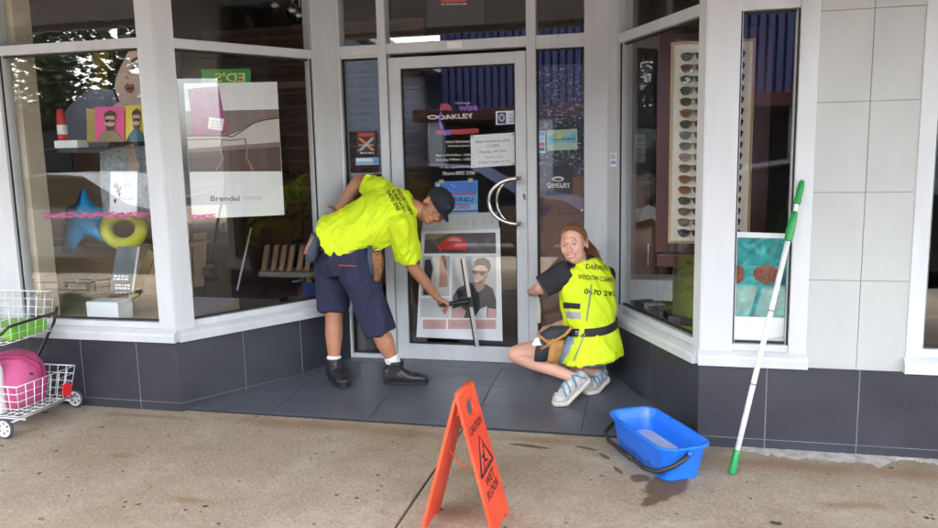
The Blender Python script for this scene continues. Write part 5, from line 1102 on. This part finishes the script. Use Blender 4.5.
# socks and boots
def boot(ankle, toe_dir, gz, length=.275):
    d = V(toe_dir); d.z = 0; d.normalize(); w = V((-d.y, d.x, 0)); c = V((ankle.x, ankle.y, gz)); up = V((0, 0, 1)); L = length
    bm = bmesh.new()
    def sec(t, wd, h0, h1): return (c + d*(t*L-.075) + up*((h0+h1)/2), w*wd, up*((h1-h0)/2))
    loft(bm, [sec(-.02, .028, .02, .09), sec(.04, .036, .012, .11), sec(.25, .040, .010, .115), sec(.42, .041, .010, .105), sec(.6, .046, .010, .078), sec(.8, .048, .010, .068), sec(.94, .040, .012, .058), sec(1.0, .022, .02, .045)], 20, 2.5)
    loft(bm, [(c+d*.0+up*.05, d*.058, w*.044), (c+d*-.002+up*.10, d*.052, w*.046), (c-d*.004+up*.145, d*.053, w*.049)], 18, 2.2)
    b = remesh('boot', bm, .006, BOOT, man, 3, folds(w, .0035, 22, 1))
    for sg_ in (-1, 1): bm = bmesh.new(); prism(bm, [c+w*sg_*.046+d*-.022+up*.135, c+w*sg_*.046+d*.018+up*.135, c+w*sg_*.047+d*.010+up*.075, c+w*sg_*.047+d*-.010+up*.075], w*sg_*.006); obj('elastic_panel', bm, SOLE, b)
    bm = bmesh.new(); out = []
    for i in range(24):
        a = 2*math.pi*i/24; t = .5+.52*math.cos(a); wd = (.044+.010*math.cos(a)-.006*math.sin(2*a)*0)*(abs(math.sin(a))**.75)*math.copysign(1, math.sin(a)); out.append(c+d*(t*L-.075)+w*wd+up*.0)
    prism(bm, out, up*.022); obj('sole', bm, SOLE, b)
    bm = bmesh.new(); wl_ = []
    for i in range(24):
        a = 2*math.pi*i/24; wl_.append(c - d*.004 + up*.146 + d*.050*math.cos(a) + w*.046*math.sin(a))
    tube(bm, wl_, .006, 6, True); obj('collar', bm, BOOT, b, True)
    bm = bmesh.new(); tube(bm, [c-d*.058+up*.135, c-d*.066+up*.155, c-d*.056+up*.165], .005, 6); obj('pull_tab', bm, SOLE, b)
boot(V((an.x+.005, an.y, 0)), V((1, .18, 0)), floor_z(4.49)+.001); boot(V((af.x, af.y, 0)), V((.35, -.9, 0)).lerp(V((1, -.3, 0)), .45), floor_z(4.46)+.001, .26)
for kk, aa in ((kn, an), (kf, af)):
    g = aa.lerp(kk, .02); d = (kk-aa).normalized(); x, y = basis(d); bm = bmesh.new()
    loft(bm, [(aa-d*.012, x*.034, y*.034), (aa, x*.040, y*.040), (aa+d*.035, x*.045, y*.045), (aa+d*.060, x*.047, y*.047), (aa+d*.066, x*.044, y*.044)], 18, 2); remesh('sock', bm, .006, SOCK, man, 2, folds((0, 0, 1), .003, 40, 1))
# squeegee in his right hand, blade on the glass
sq = thing('squeegee', 'steel squeegee with black grip pressed on the door poster in the man\'s hand', 'squeegee', P(458, 300, 4.85))
YG = YD-.036
bt, bb = P(463.5, 259.5, YG), P(477.5, 346, YG)
bm = bmesh.new(); dd = (bb-bt).normalized(); sx = dd.cross(V((0, 1, 0))).normalized(); c = (bt+bb)/2
obox(bm, c, dd*(bb-bt).length/2, sx*.0115, V((0, .007, 0)), .003); obj('channel', bm, mat('squeegee_steel', (.55, .56, .57), .35, .8), sq)
bm = bmesh.new(); obox(bm, c-sx*.017+V((0, .006, 0)), dd*((bb-bt).length/2+.004), sx*.007, V((0, .0016, 0))); obj('rubber_blade', bm, RUBBER, sq)
gc = P(468, 301, YG-.01); he = P(446, 304.5, 4.775)
bm = bmesh.new(); tube(bm, [gc, gc.lerp(he, .25), gc.lerp(he, .4), he, he+(he-gc)*.25], [.022, .022, .014, .015, .013], 12); auto_smooth(obj('handle', bm, BLACK, sq))
bm = bmesh.new(); obox(bm, P(470, 302, YG-.006), dd*.035, sx*.024, V((0, .008, 0)), .004); obj('clamp', bm, BLACK, sq)
# ---------------------------------------------------------------- the crouching woman looking back
wom = thing('person', 'red-haired woman in yellow vest crouching by the door, smiling over her shoulder', 'person', (-.42, 4.38, .05))
WSK = skin_mat('skin_fair', (.63, .335, .235), (.68, .39, .285))
wh, wm, wn = P(592, 340, 4.44), P(589, 303, 4.44), P(583, 264, 4.42)          # hips, middle, neck base
Tw = (wn-wh).normalized()
lsh, rsh = P(564, 274, 4.35), P(603, 276, 4.50)
Lw = (lsh-rsh); Lw = (Lw-Tw*Lw.dot(Tw)).normalized(); Bw = Lw.cross(Tw).normalized()
if Bw.dot(CF) > 0: Bw = -Bw
hl, hr = P(585, 346, 4.38), P(597, 344, 4.54)
kl, al = P(516, 354, 4.45), P(573, 377, 4.36)
kr, ar = P(520, 352, 4.62), P(597, 373, 4.53)
tl, tr_ = P(555, 400, 4.27), P(583, 390, 4.50)
ell_, wrl = P(541, 288, 4.33), P(533, 291, 4.555)
elr, wrr = P(590, 316, 4.62), P(556, 326, 4.50)
whc = P(574, 244.2, 4.36); wfw, wup = cv(-.44, -.10, -.89), cv(-.17, .98, 0)
bm = bmesh.new()
loft(bm, [(wh-Tw*.07, Lw*0.1144, Bw*0.1056), (wh, Lw*0.1276, Bw*0.1012), (wm, Lw*0.1100, Bw*0.0836), (wn-Tw*.11, Lw*0.1320, Bw*0.0880), (wn-Tw*.04, Lw*0.1232, Bw*0.0660), (wn+Tw*.01, Lw*0.0484, Bw*0.0458)])
for h_, k_, a_ in ((hl, kl, al), (hr, kr, ar)):
    chain(bm, [(h_, .092), (h_.lerp(k_, .45), .076), (k_, .054)]); chain(bm, [(k_, .054), (k_.lerp(a_, .30), .055), (k_.lerp(a_, .65), .042), (a_, .032)]); 
chain(bm, [(lsh, .048), (ell_, .038), (ell_.lerp(wrl, .4), .036), (wrl, .023)]); chain(bm, [(rsh, .048), (elr, .037), (elr.lerp(wrr, .3), .036), (wrr, .023)])
hand(bm, wrl, cv(.02, .05, .98), cv(.2, -1, 0), cv(.9, .3, 0), .5, .92); hand(bm, wrr, (P(541, 330, 4.44)-wrr), cv(0, -1, .1), cv(0, .2, -1), .45, .92)
chain(bm, [(wn-Tw*.03, .052), (whc-V(wup)*.075-V(wfw)*.02, .047)])
wT = head(bm, whc, wfw, wup, .95, True)
wbody = remesh('body', bm, .0056, WSK, wom, 3)
face_parts(*wT, .95, wbody, mat('iris_grey', (.06, .09, .11), .2), mat('brow_auburn', (.34, .17, .09), .7), mat('lip_rose', (.55, .22, .19), .4), True)
T, sd, ff, uu = wT
HAIRM = mat('auburn_hair', (.10, .038, .013), .40, 0, 0, 45, .6, 60, stretch=(6, 6, 1), col2=(.40, .175, .06))
bm = bmesh.new(); ellipsoid(bm, T(0, -.0155, .0375), sd*.0742, ff*.0932, uu*.0828, 3)
bmesh.ops.bisect_plane(bm, geom=bm.verts[:]+bm.edges[:]+bm.faces[:], plane_co=T(0, .040, .056), plane_no=(-uu*.80+ff*1.0).normalized(), clear_outer=True)
hair = obj('hair', bm, HAIRM, wbody, True)
rr = random.Random(3); bm = bmesh.new()
for i in range(620):     # strands combed back from the hairline to the tie
    a = rr.uniform(-1.75, 1.75); fr_ = rr.random()**1.5; aa = abs(a)
    x0, y0, z0 = .073*math.sin(a), .062-.030*aa**1.3+rr.uniform(-.013, .007), .036+.082*math.cos(a)
    if aa > 1.2: y0 -= .02*(aa-1.2)
    def sk(x, y, z, lift):     # push a point out onto the skull
        q = V((x/.0755, (y+.014)/.0955, (z-.036)/.0845)); q.normalize(); return T(q.x*(.0755+lift), -.014+q.y*(.0955+lift), .036+q.z*(.0845+lift))
    lf = rr.uniform(.001, .006); pts = []
    for k in range(6):
        t_ = (k/5)*(1-fr_*.3)+fr_*.3*(k > 0); xx = x0*(1-t_**2*.95); yy = y0+(-.115-y0)*t_; zz = z0*(1-t_)+.03*t_+.030*math.sin(math.pi*t_)*(1-aa/2.2)
        pts.append(sk(xx, yy, zz, lf if k else .0005))
    pts.append(T(rr.uniform(-.008, .008), -.118, .030+rr.uniform(-.008, .008)))
    tube(bm, pts, [.0006, .0014, .0019, .0020, .0020, .0020, .0020], 4)
for i in range(26):        # loose wisps at the temples
    sg_ = rr.choice((-1, 1)); p0 = T(sg_*.074, rr.uniform(.0, .03), rr.uniform(.02, .05)); tube(bm, [p0, p0+sd*sg_*.006-uu*.02+ff*rr.uniform(-.01, .01), p0+sd*sg_*.004-uu*rr.uniform(.035, .06)-ff*rr.uniform(.0, .02)], [.0008, .0008, .0003], 4)
obj('combed_strands', bm, HAIRM, hair, True)['kind'] = 'stuff'
bm = bmesh.new(); tube(bm, [T(0, -.112, .030), T(0, -.135, .024)], .016, 12); obj('hair_tie', bm, BLACK, hair, True)
bm = bmesh.new()
for i in range(90):
    ax, ay = rr.uniform(-.014, .014), rr.uniform(-.012, .012)
    p0 = T(ax, -.118, .028+ay); p3 = P(596+ax*420+rr.uniform(-2, 2), 257+rr.uniform(-4, 7), 4.40+ay)
    tube(bm, [p0, p0.lerp(p3, .3)-ff*.026+uu*.014, p0.lerp(p3, .68)-ff*.020, p3], [.0026, .0032, .0028, .0006], 4)
obj('ponytail', bm, HAIRM, hair, True)['kind'] = 'stuff'
# black polo shirt under the vest
bm = bmesh.new()
loft(bm, [(wm, Lw*0.1260, Bw*0.1008), (wn-Tw*.12, Lw*0.1485, Bw*0.1062), (wn-Tw*.05, Lw*0.1395, Bw*0.0855), (wn-Tw*.0, Lw*0.0765, Bw*0.0675), (wn+Tw*.045, Lw*0.0576, Bw*0.0558)], 24, 2.2)
for a, b, k in ((lsh, ell_, .93), (rsh, elr, .75)):
    d = (b-a).normalized(); x, y = basis(d); l = (b-a).length
    loft(bm, [(a-d*.04, x*.062, y*.068), (a, x*.072, y*.076), (a+d*l*.5, x*.066, y*.070), (a+d*l*k, x*.064, y*.066)], 18, 2)
polo = remesh('polo_shirt', bm, .008, BLKC, wom, 3, folds((0, 0, 1), .006, 12, 3))
d = (ell_-lsh).normalized(); x, y = basis(d); bm = bmesh.new(); tube(bm, [lsh+d*((ell_-lsh).length*.92)+x*.066*math.cos(a)+y*.068*math.sin(a) for a in [2*math.pi*i/24 for i in range(24)]], .006, 6, True); obj('cuff', bm, mat('cuff_grey', (.05, .06, .07), .8), polo, True)
# hi-vis vest
bm = bmesh.new(); hem = P(591, 357, 4.42)
loft(bm, [(hem, Lw*0.1856, Bw*0.1610), (wh.lerp(hem, .35), Lw*0.1799, Bw*0.1562), (P(592, 330, 4.44), Lw*0.1487, Bw*0.1266), (P(590, 321, 4.44), Lw*0.1469, Bw*0.1248), (P(588, 302, 4.44), Lw*0.1575, Bw*0.1239), (P(586, 285, 4.43), Lw*0.1637, Bw*0.1204), (P(585, 273, 4.425), Lw*0.1522, Bw*0.1044), (P(584, 266, 4.42), Lw*0.1150, Bw*0.0867), (P(583, 260.5, 4.42), Lw*0.0814, Bw*0.0708)], 28, 2.3)
vest = remesh('vest', bm, .007, HIVIS, wom, 3, folds(Tw*1.0+Lw*.6, .0135, 8, 8)); vb = bvh_of(vest)
for s_, x_, y_, w_, h_ in (('DARWIN', 597, 267.5, 22, 5.2), ('WINDOW CLEANING', 599, 278.5, 42, 4.8), ('0470 292', 600, 292.8, 32, 5.4)):
    text('lettering', s_, LETTER, None, x_, y_, w_, h_, 0, vest, rot=.10, bold=.015, bvh=vb, lift=.003)
wrap('pocket_flap', [(563.5, 302), (580.5, 303.5), (580, 309), (564, 308)], BLKC, vb, vest, .005); wrap('reflective_patch', [(566, 311), (580.5, 312), (581, 319), (567, 318)], mat('reflective_grey', (.34, .35, .38), .35), vb, vest, .005)
for p0, p1 in (((591.5, 284), (586.5, 321)), ((585, 333), (574, 361))): wrap('zip', [(p0[0]-.8, p0[1]), (p0[0]+.8, p0[1]), (p1[0]+.8, p1[1]), (p1[0]-.8, p1[1])], mat('zip_grey', (.22, .25, .16), .5), vb, vest, .004)
wrap('shoulder_yoke', [(562, 262), (578, 258), (575, 268), (566, 269)], BLKC, vb, vest, .005)
wb = P(591, 326, 4.44); bm = bmesh.new()
rgs = []
for dz, k_ in ((-.024, 0), (-.024, .006), (.024, .006), (.024, 0)): rgs.append([bm.verts.new(wb + Tw*(dz+.004*math.sin(3*a)) + Lw*(.1585+k_)*math.cos(a) + Bw*(.137+k_)*math.sin(a)) for a in [2*math.pi*i/40 for i in range(40)]])
for a, b in zip(rgs[:-1], rgs[1:]): bridge(bm, a, b)
belt = auto_smooth(obj('belt', bm, mat('belt_black', (.015, .015, .018), .6), wom), 40)
bm = bmesh.new(); obox(bm, P(577.5, 333, 4.262), CR*.012, CU*.012, CF*.004, .003); obj('buckle', bm, STEEL, belt)
# denim shorts
bm = bmesh.new(); loft(bm, [(wh, Lw*0.1350, Bw*0.1170), (wh-Tw*.06, Lw*0.1485, Bw*0.1305), (wh-Tw*.115, Lw*0.1350, Bw*0.1215), (wh-Tw*.14, Lw*0.0900, Bw*0.0900)], 24, 2.3)
for h_, k_ in ((hl, kl), (hr, kr)):
    d = (k_-h_).normalized(); x, y = basis(d); loft(bm, [(h_-d*.06, x*.085, y*.085), (h_, x*.090, y*.092), (h_+d*.12, x*.092, y*.093), (h_+d*.15, x*.092, y*.093)], 20, 2.2)
remesh('denim_shorts', bm, .008, DENIM, wom, 3, folds((.3, 0, 1), .006, 12, 4))
# tool pouch on her hip
pc = P(552, 340, 4.33); bm = bmesh.new()
loft(bm, [(P(560, 326, 4.33), CR*.055, CF*.025), (P(555, 333, 4.32), CR*.088, CF*.045), (P(547, 350, 4.31), CR*.070, CF*.045), (P(540, 361, 4.32), CR*.035, CF*.03)], 20, 3.2)
ph = obj('tool_pouch', bm, mat('pouch_dark', (.028, .032, .042), .75, 0, .2, 20, .3, 200), wom, True)
bm = bmesh.new(); loft(bm, [(P(558, 340, 4.268), CR*.040, CF*.012), (P(556, 349, 4.262), CR*.040, CF*.02), (P(553, 360, 4.27), CR*.034, CF*.02), (P(552, 363, 4.28), CR*.02, CF*.01)], 16, 3); obj('leather_pocket', bm, TANL, ph, True)
for q in ([(572, 327), (565, 335), (556, 340), (546, 341)], [(537, 334), (545, 340), (550, 346)], [(541, 349), (548, 345), (554, 339)]): bm = bmesh.new(); tube(bm, [P(x_, y_, 4.255+.002*i) for i, (x_, y_) in enumerate(q)], .0085, 7); obj('leather_trim', bm, TANL, ph, True)
bm = bmesh.new(); ellipsoid(bm, P(538.5, 343, 4.27), CR*.030, CU*.022, CF*.02, 3)
for v_ in bm.verts: v_.co += V(noise.noise_vector(v_.co*38))*.022
obj('white_rag', bm, PAPER, ph, True)
bm = bmesh.new(); rr = random.Random(6)
for i in range(5): tube(bm, [P(537+i*.5, 297, 4.52), P(537.5+i*.7+rr.uniform(-.5, .5), 310, 4.50), P(536.5+i*.8+rr.uniform(-.6, .6), 323, 4.48)], .004, 6)
obj('hanging_cord', bm, mat('cord_grey', (.45, .43, .38), .8), wom, True)
# running shoes: heel raised, resting on the toes
def trainer(ankle, toe, heel, gz):
    """a running shoe resting on its ball, bent at the toes, heel raised"""
    tv = V((toe.x, toe.y, gz+.003)); he = V(heel); dh = V((he.x-tv.x, he.y-tv.y, 0)).normalized(); ball_ = tv + dh*.070
    hd = (he-ball_).normalized(); side = dh.cross(V((0, 0, 1))).normalized(); u1 = side.cross(hd).normalized(); u1 = u1 if u1.z > 0 else -u1; u0 = V((0, 0, 1)); um = (u0+u1).normalized()
    L = (he-ball_).length; an_ = V(ankle)
    st_ = [(tv, .018, .034, u0), (tv+dh*.014, .035, .050, u0), (tv+dh*.045, .045, .060, u0), (ball_, .047, .068, um), (ball_+hd*L*.30, .042, .084, u1), (ball_+hd*L*.55, .038, .092, u1), (ball_+hd*L*.80, .038, .088, u1), (he, .034, .082, u1), (he+hd*.016, .018, .062, u1)]
    bm = bmesh.new(); loft(bm, [(c_ + u_*(.010+h_/2), side*w_, u_*(h_/2)) for c_, w_, h_, u_ in st_], 22, 2.5)
    top = ball_+hd*L*.72+u1*.085
    loft(bm, [(top-u1*.03, side*.038, hd*.062), (top+u1*.004, side*.037, hd*.052), (top.lerp(an_, .45)+u1*.004, side*.038, hd*.044)], 18, 2.2)
    sh = remesh('shoe', bm, .0052, mat('shoe_grey', (.52, .50, .46), .7, 0, .3, 45, .4, 260), wom, 2)
    bm = bmesh.new(); loftz(bm, [(c_ + u_*.011, side*(w_+.006), u_*.014) for c_, w_, h_, u_ in st_], 16, 3.4); obj('sole', bm, mat('shoe_sole', (.58, .54, .47), .7, 0, .15, 30), sh, True)
    bv = bvh_of(sh); BL = mat('shoe_blue', (.05, .26, .42), .6); WT = mat('shoe_white', (.62, .62, .60), .6)
    def strap(t0, t1, m_, r_, nm):
        for sg_ in (-1, 1):
            pts = []
            for k in range(9):
                v = k/8; base = ball_+hd*L*(t0+(t1-t0)*v); ang = math.radians(8+82*v); dr = (side*sg_*math.cos(ang)+u1*math.sin(ang)).normalized(); o_ = base+u1*.045; loc, nor, _, _ = bv.ray_cast(o_+dr*.12, -dr)
                if loc is not None: pts.append(loc+nor*.0015)
            if len(pts) > 2: bm = bmesh.new(); tube(bm, pts, r_, 6); obj(nm, bm, m_, sh, True)
    for t_ in (.12, .30): strap(t_, t_+.16, BL, .0050, 'stripe')
    strap(.55, .70, BL, .0065, 'stripe'); strap(-.05, .05, WT, .005, 'toe_band'); strap(.95, .70, BL, .005, 'heel_band')
    bm = bmesh.new(); q0 = top.lerp(an_, .3); loft(bm, [(q0, side*.034, hd*.040), (top.lerp(an_, .7), side*.035, hd*.039), (an_ + (an_-top).normalized()*.012, side*.036, hd*.037)], 18, 2); obj('sock', bm, mat('sock_blue', (.16, .36, .46), .85, 0, .25, 40), sh, True)
trainer(al, G(553.5, 405.5, .038), P(588, 381, 4.40), floor_z(4.25)); trainer(ar, G(585, 394, .055), P(606, 380, 4.60), floor_z(4.44))
# ================================================================ THE STREET BEHIND THE CAMERA, SEEN IN THE GLASS
def car(name, label, x, y, rz, paint, L=4.4, Wd=1.75):
    t = thing(name, label, 'car', (x, y, -.13)); c, s = math.cos(rz), math.sin(rz)
    T = lambda a, b, z: V((x + a*c - b*s, y + a*s + b*c, z-.13))
    prof = [(-2.15, .35), (-2.2, .62), (-2.12, .86), (-1.55, .95), (-1.0, 1.38), (-.4, 1.46), (.35, 1.42), (1.05, 1.02), (1.85, .90), (2.15, .70), (2.2, .40), (2.1, .26), (-2.05, .26)]
    bm = bmesh.new(); rings = []
    for b, k in ((-Wd/2+.10, .86), (-Wd/2+.02, .97), (-Wd/2, 1), (Wd/2, 1), (Wd/2-.02, .97), (Wd/2-.10, .86)):
        rings.append([bm.verts.new(T(a*(1 if z < .97 else 1-.0*k), b*(1 if z < .97 else .80), .26+(z-.26)*(k if z > .97 else (k+1)/2))) for a, z in prof])
    for a, b in zip(rings[:-1], rings[1:]): bridge(bm, a, b)
    bm.faces.new(rings[0]); bm.faces.new(rings[-1]); auto_smooth(obj('body', bm, paint, t), 30)
    GL = mat('car_glass', (.02, .025, .03), .08)
    for sgn in (-1, 1):
        for q in ([(-1.35, .98), (-.95, 1.33), (-.38, 1.40), (-.38, .98)], [(-.32, .98), (-.32, 1.40), (.32, 1.36), (.88, .99)]):
            bm = bmesh.new(); prism(bm, [T(a, sgn*(Wd/2*(.80 if z > 1 else .985)+.004), .26+(z-.26)) for a, z in q], T(0, sgn*.004, 0)-T(0, 0, 0)); obj('side_window', bm, GL, t)
    for a in (-1.35, 1.35):
        for sgn in (-1, 1):
            bm = bmesh.new(); tube(bm, [T(a+.25*math.cos(i*math.pi/10), sgn*(Wd/2-.06), .31+.25*math.sin(i*math.pi/10)) for i in range(20)], .07, 8, True); w = obj('wheel', bm, RUBBER, t, True)
            bm = bmesh.new(); tube(bm, [T(a, sgn*(Wd/2-.10), .31), T(a, sgn*(Wd/2-.03), .31)], .19, 18); obj('rim', bm, ALU2, w)
    for sgn in (-1, 1):
        bm = bmesh.new(); obox(bm, T(2.12, sgn*.62, .68), T(.06, 0, 0)-T(0, 0, 0), T(0, .18, 0)-T(0, 0, 0), (0, 0, .07), .02); obj('headlight', bm, LGREY, t)
        bm = bmesh.new(); obox(bm, T(-2.13, sgn*.66, .78), T(.06, 0, 0)-T(0, 0, 0), T(0, .15, 0)-T(0, 0, 0), (0, 0, .08), .02); obj('tail_light', bm, RED, t)
car('parked_car', 'silver car parked at the kerb, mirrored in the wide left window', -8.3, -2.25, 0, mat('car_silver', (.45, .47, .50), .25, .5))
car('parked_car', 'dark red car parked at the kerb behind the silver one', -13.1, -2.3, .03, mat('car_red', (.25, .03, .03), .25, .2))
car('parked_car', 'dark blue car added at the kerb opposite the glass door to block the bright road', -3.1, -2.25, 0, mat('car_blue', (.03, .05, .12), .25))  # added car, hides the bright road from the glass reflections
car('parked_car', 'charcoal car added at the kerb to block the bright road, last of the row on the right', 2.1, -2.3, 0, mat('car_charcoal', (.04, .04, .045), .25))  # also added, unseen itself, to cut bright road out of the reflections
def tree(x, y, h, rad, label, seed):
    rr = random.Random(seed); t = thing('street_tree', label, 'tree', (x, y, -.1), 'street trees')
    bm = bmesh.new(); tube(bm, [V((x, y, -.1)), V((x+.1, y, 1.0)), V((x-.12, y, 2.0)), V((x+.05, y, 3.0)), V((x, y, h*.75))], [.16, .13, .11, .09, .04], 10)
    for i in range(9):
        a = rr.uniform(0, 6.28); z0 = rr.uniform(2.0, 3.2); e = V((x+math.cos(a)*rad*.75, y+math.sin(a)*rad*.75, z0+rr.uniform(.6, 2.2))); p0 = V((x, y, z0)); tube(bm, [p0, p0.lerp(e, .5)+V((0, 0, .15)), e], [.06, .04, .015], 6)
    obj('trunk', bm, mat('bark', (.13, .10, .075), .9, 0, .3, 8), t, True)
    bm = bmesh.new(); cl = []
    for i in range(85):
        a = rr.uniform(0, 6.28); q = rr.uniform(.25, 1)**.6; z = rr.uniform(-1, 1); cl.append((V((x+math.cos(a)*rad*q*math.sqrt(1-z*z*.8), y+math.sin(a)*rad*q*math.sqrt(1-z*z*.8), h*.68+z*h*.30)), rr.uniform(.35, .75)))
    for c_, r_ in cl:
        for k in range(120):
            d = V((rr.gauss(0, 1), rr.gauss(0, 1), rr.gauss(0, .8))).normalized()*r_*rr.uniform(.5, 1); p = c_+d; n = V((rr.gauss(0, 1), rr.gauss(0, 1), rr.gauss(0, 1)+.7)).normalized(); a, b = basis(n); l = rr.uniform(.07, .14)
            bm.faces.new([bm.verts.new(p-a*l), bm.verts.new(p+b*l*.5), bm.verts.new(p+a*l), bm.verts.new(p-b*l*.5)])
    obj('crown', bm, mat('tree_leaves', (.065, .085, .022), .6, 0, .4, 2), t)
tree(-11.4, -7.2, 6.6, 3.3, 'leafy street tree mirrored at the top of the left window', 5); tree(-17.5, -8.0, 6.8, 3.2, 'farther leafy street tree at the left, beyond the parked cars', 6)
# opposite shops
op = thing('blue_building', 'shop across the street clad in ribbed blue metal, mirrored in the door', 'building', (1, -14, 0))
BLC = mat('blue_cladding', (.055, .06, .20), .5, 0, .1, 2)
bm = bmesh.new(); box(bm, -6.6, 12, -20, -14.2, -.1, 6.0); obj('wall', bm, mat('navy_wall', (.02, .022, .09), .6), op)
for i in range(80): x = -6.5+i*.23; bm = bmesh.new(); box(bm, x, x+.15, -14.199, -14.05, 2.75, 5.95); obj('cladding_rib', bm, BLC, op)
bm = bmesh.new(); box(bm, -6.6, 12, -14.199, -11.0, 2.42, 2.74, .02); obj('awning', bm, mat('red_awning', (.09, .014, .012), .6), op)
bm = bmesh.new(); box(bm, -6.4, 12, -14.199, -14.1, .0, 2.4); obj('shop_glazing', bm, mat('dark_glazing', (.02, .02, .025), .2), op)
for i in range(6): x = -6.2+i*3.1; bm = bmesh.new(); box(bm, x, x+.42, -11.5, -11.1, -.004, 2.41, .02); obj('column', bm, mat('column_paint', (.55, .55, .57), .6), op)
gb = thing('gable_building', 'pale blue gabled building across the street, mirrored in the left side light', 'building', (-10, -13, 0))
bm = bmesh.new(); prism(bm, [V((-13.2, -11.4, -.1)), V((-7.3, -11.4, -.1)), V((-7.3, -11.4, 4.2)), V((-10.2, -11.4, 5.8)), V((-13.2, -11.4, 4.2))], V((0, -7, 0))); obj('wall', bm, mat('pale_blue_render', (.46, .54, .64), .8), gb)
for (a, b) in (((-13.7, 4.0), (-10.2, 5.95)), ((-6.8, 4.0), (-10.2, 5.95))): bm = bmesh.new(); prism(bm, [V((a[0], -10.9, a[1])), V((b[0], -10.9, b[1])), V((b[0], -10.9, b[1]+.14)), V((a[0], -10.9, a[1]+.14))], V((0, -7.6, 0))); obj('roof', bm, mat('dark_roof', (.05, .05, .055), .6), gb)
for x in (-12.4, -10.6, -8.8): bm = bmesh.new(); box(bm, x, x+1.0, -11.398, -11.36, 1.0, 2.2); w_ = obj('window', bm, mat('dark_glazing', (.02, .02, .025)), gb); bm = bmesh.new(); box(bm, x-.06, x+1.06, -11.399, -11.30, .9, .999); obj('sill', bm, PAPER, w_)

bb = thing('brick_building', 'low dark brick shop row across the street, mirrored behind the parked cars', 'building', (-20, -13, 0))
bm = bmesh.new(); box(bm, -40, -13.3, -19, -12.2, -.1, 3.3); obj('wall', bm, mat('brown_brick', (.16, .085, .055), .85, 0, .25, 9), bb)
bm = bmesh.new(); box(bm, -40, -13.3, -12.199, -10.4, 2.7, 2.95, .02); obj('verandah', bm, mat('verandah_roof', (.06, .05, .045), .7), bb)
for i in range(7): x = -38+i*3.6; bm = bmesh.new(); box(bm, x, x+2.8, -12.198, -12.15, .4, 2.4); obj('shop_window', bm, mat('dark_glazing', (.02, .02, .025)), bb)
for i in range(8): x = -39+i*3.6; bm = bmesh.new(); box(bm, x, x+.14, -10.6, -10.46, -.004, 2.69); obj('verandah_post', bm, mat('column_paint', (.55, .55, .57)), bb)
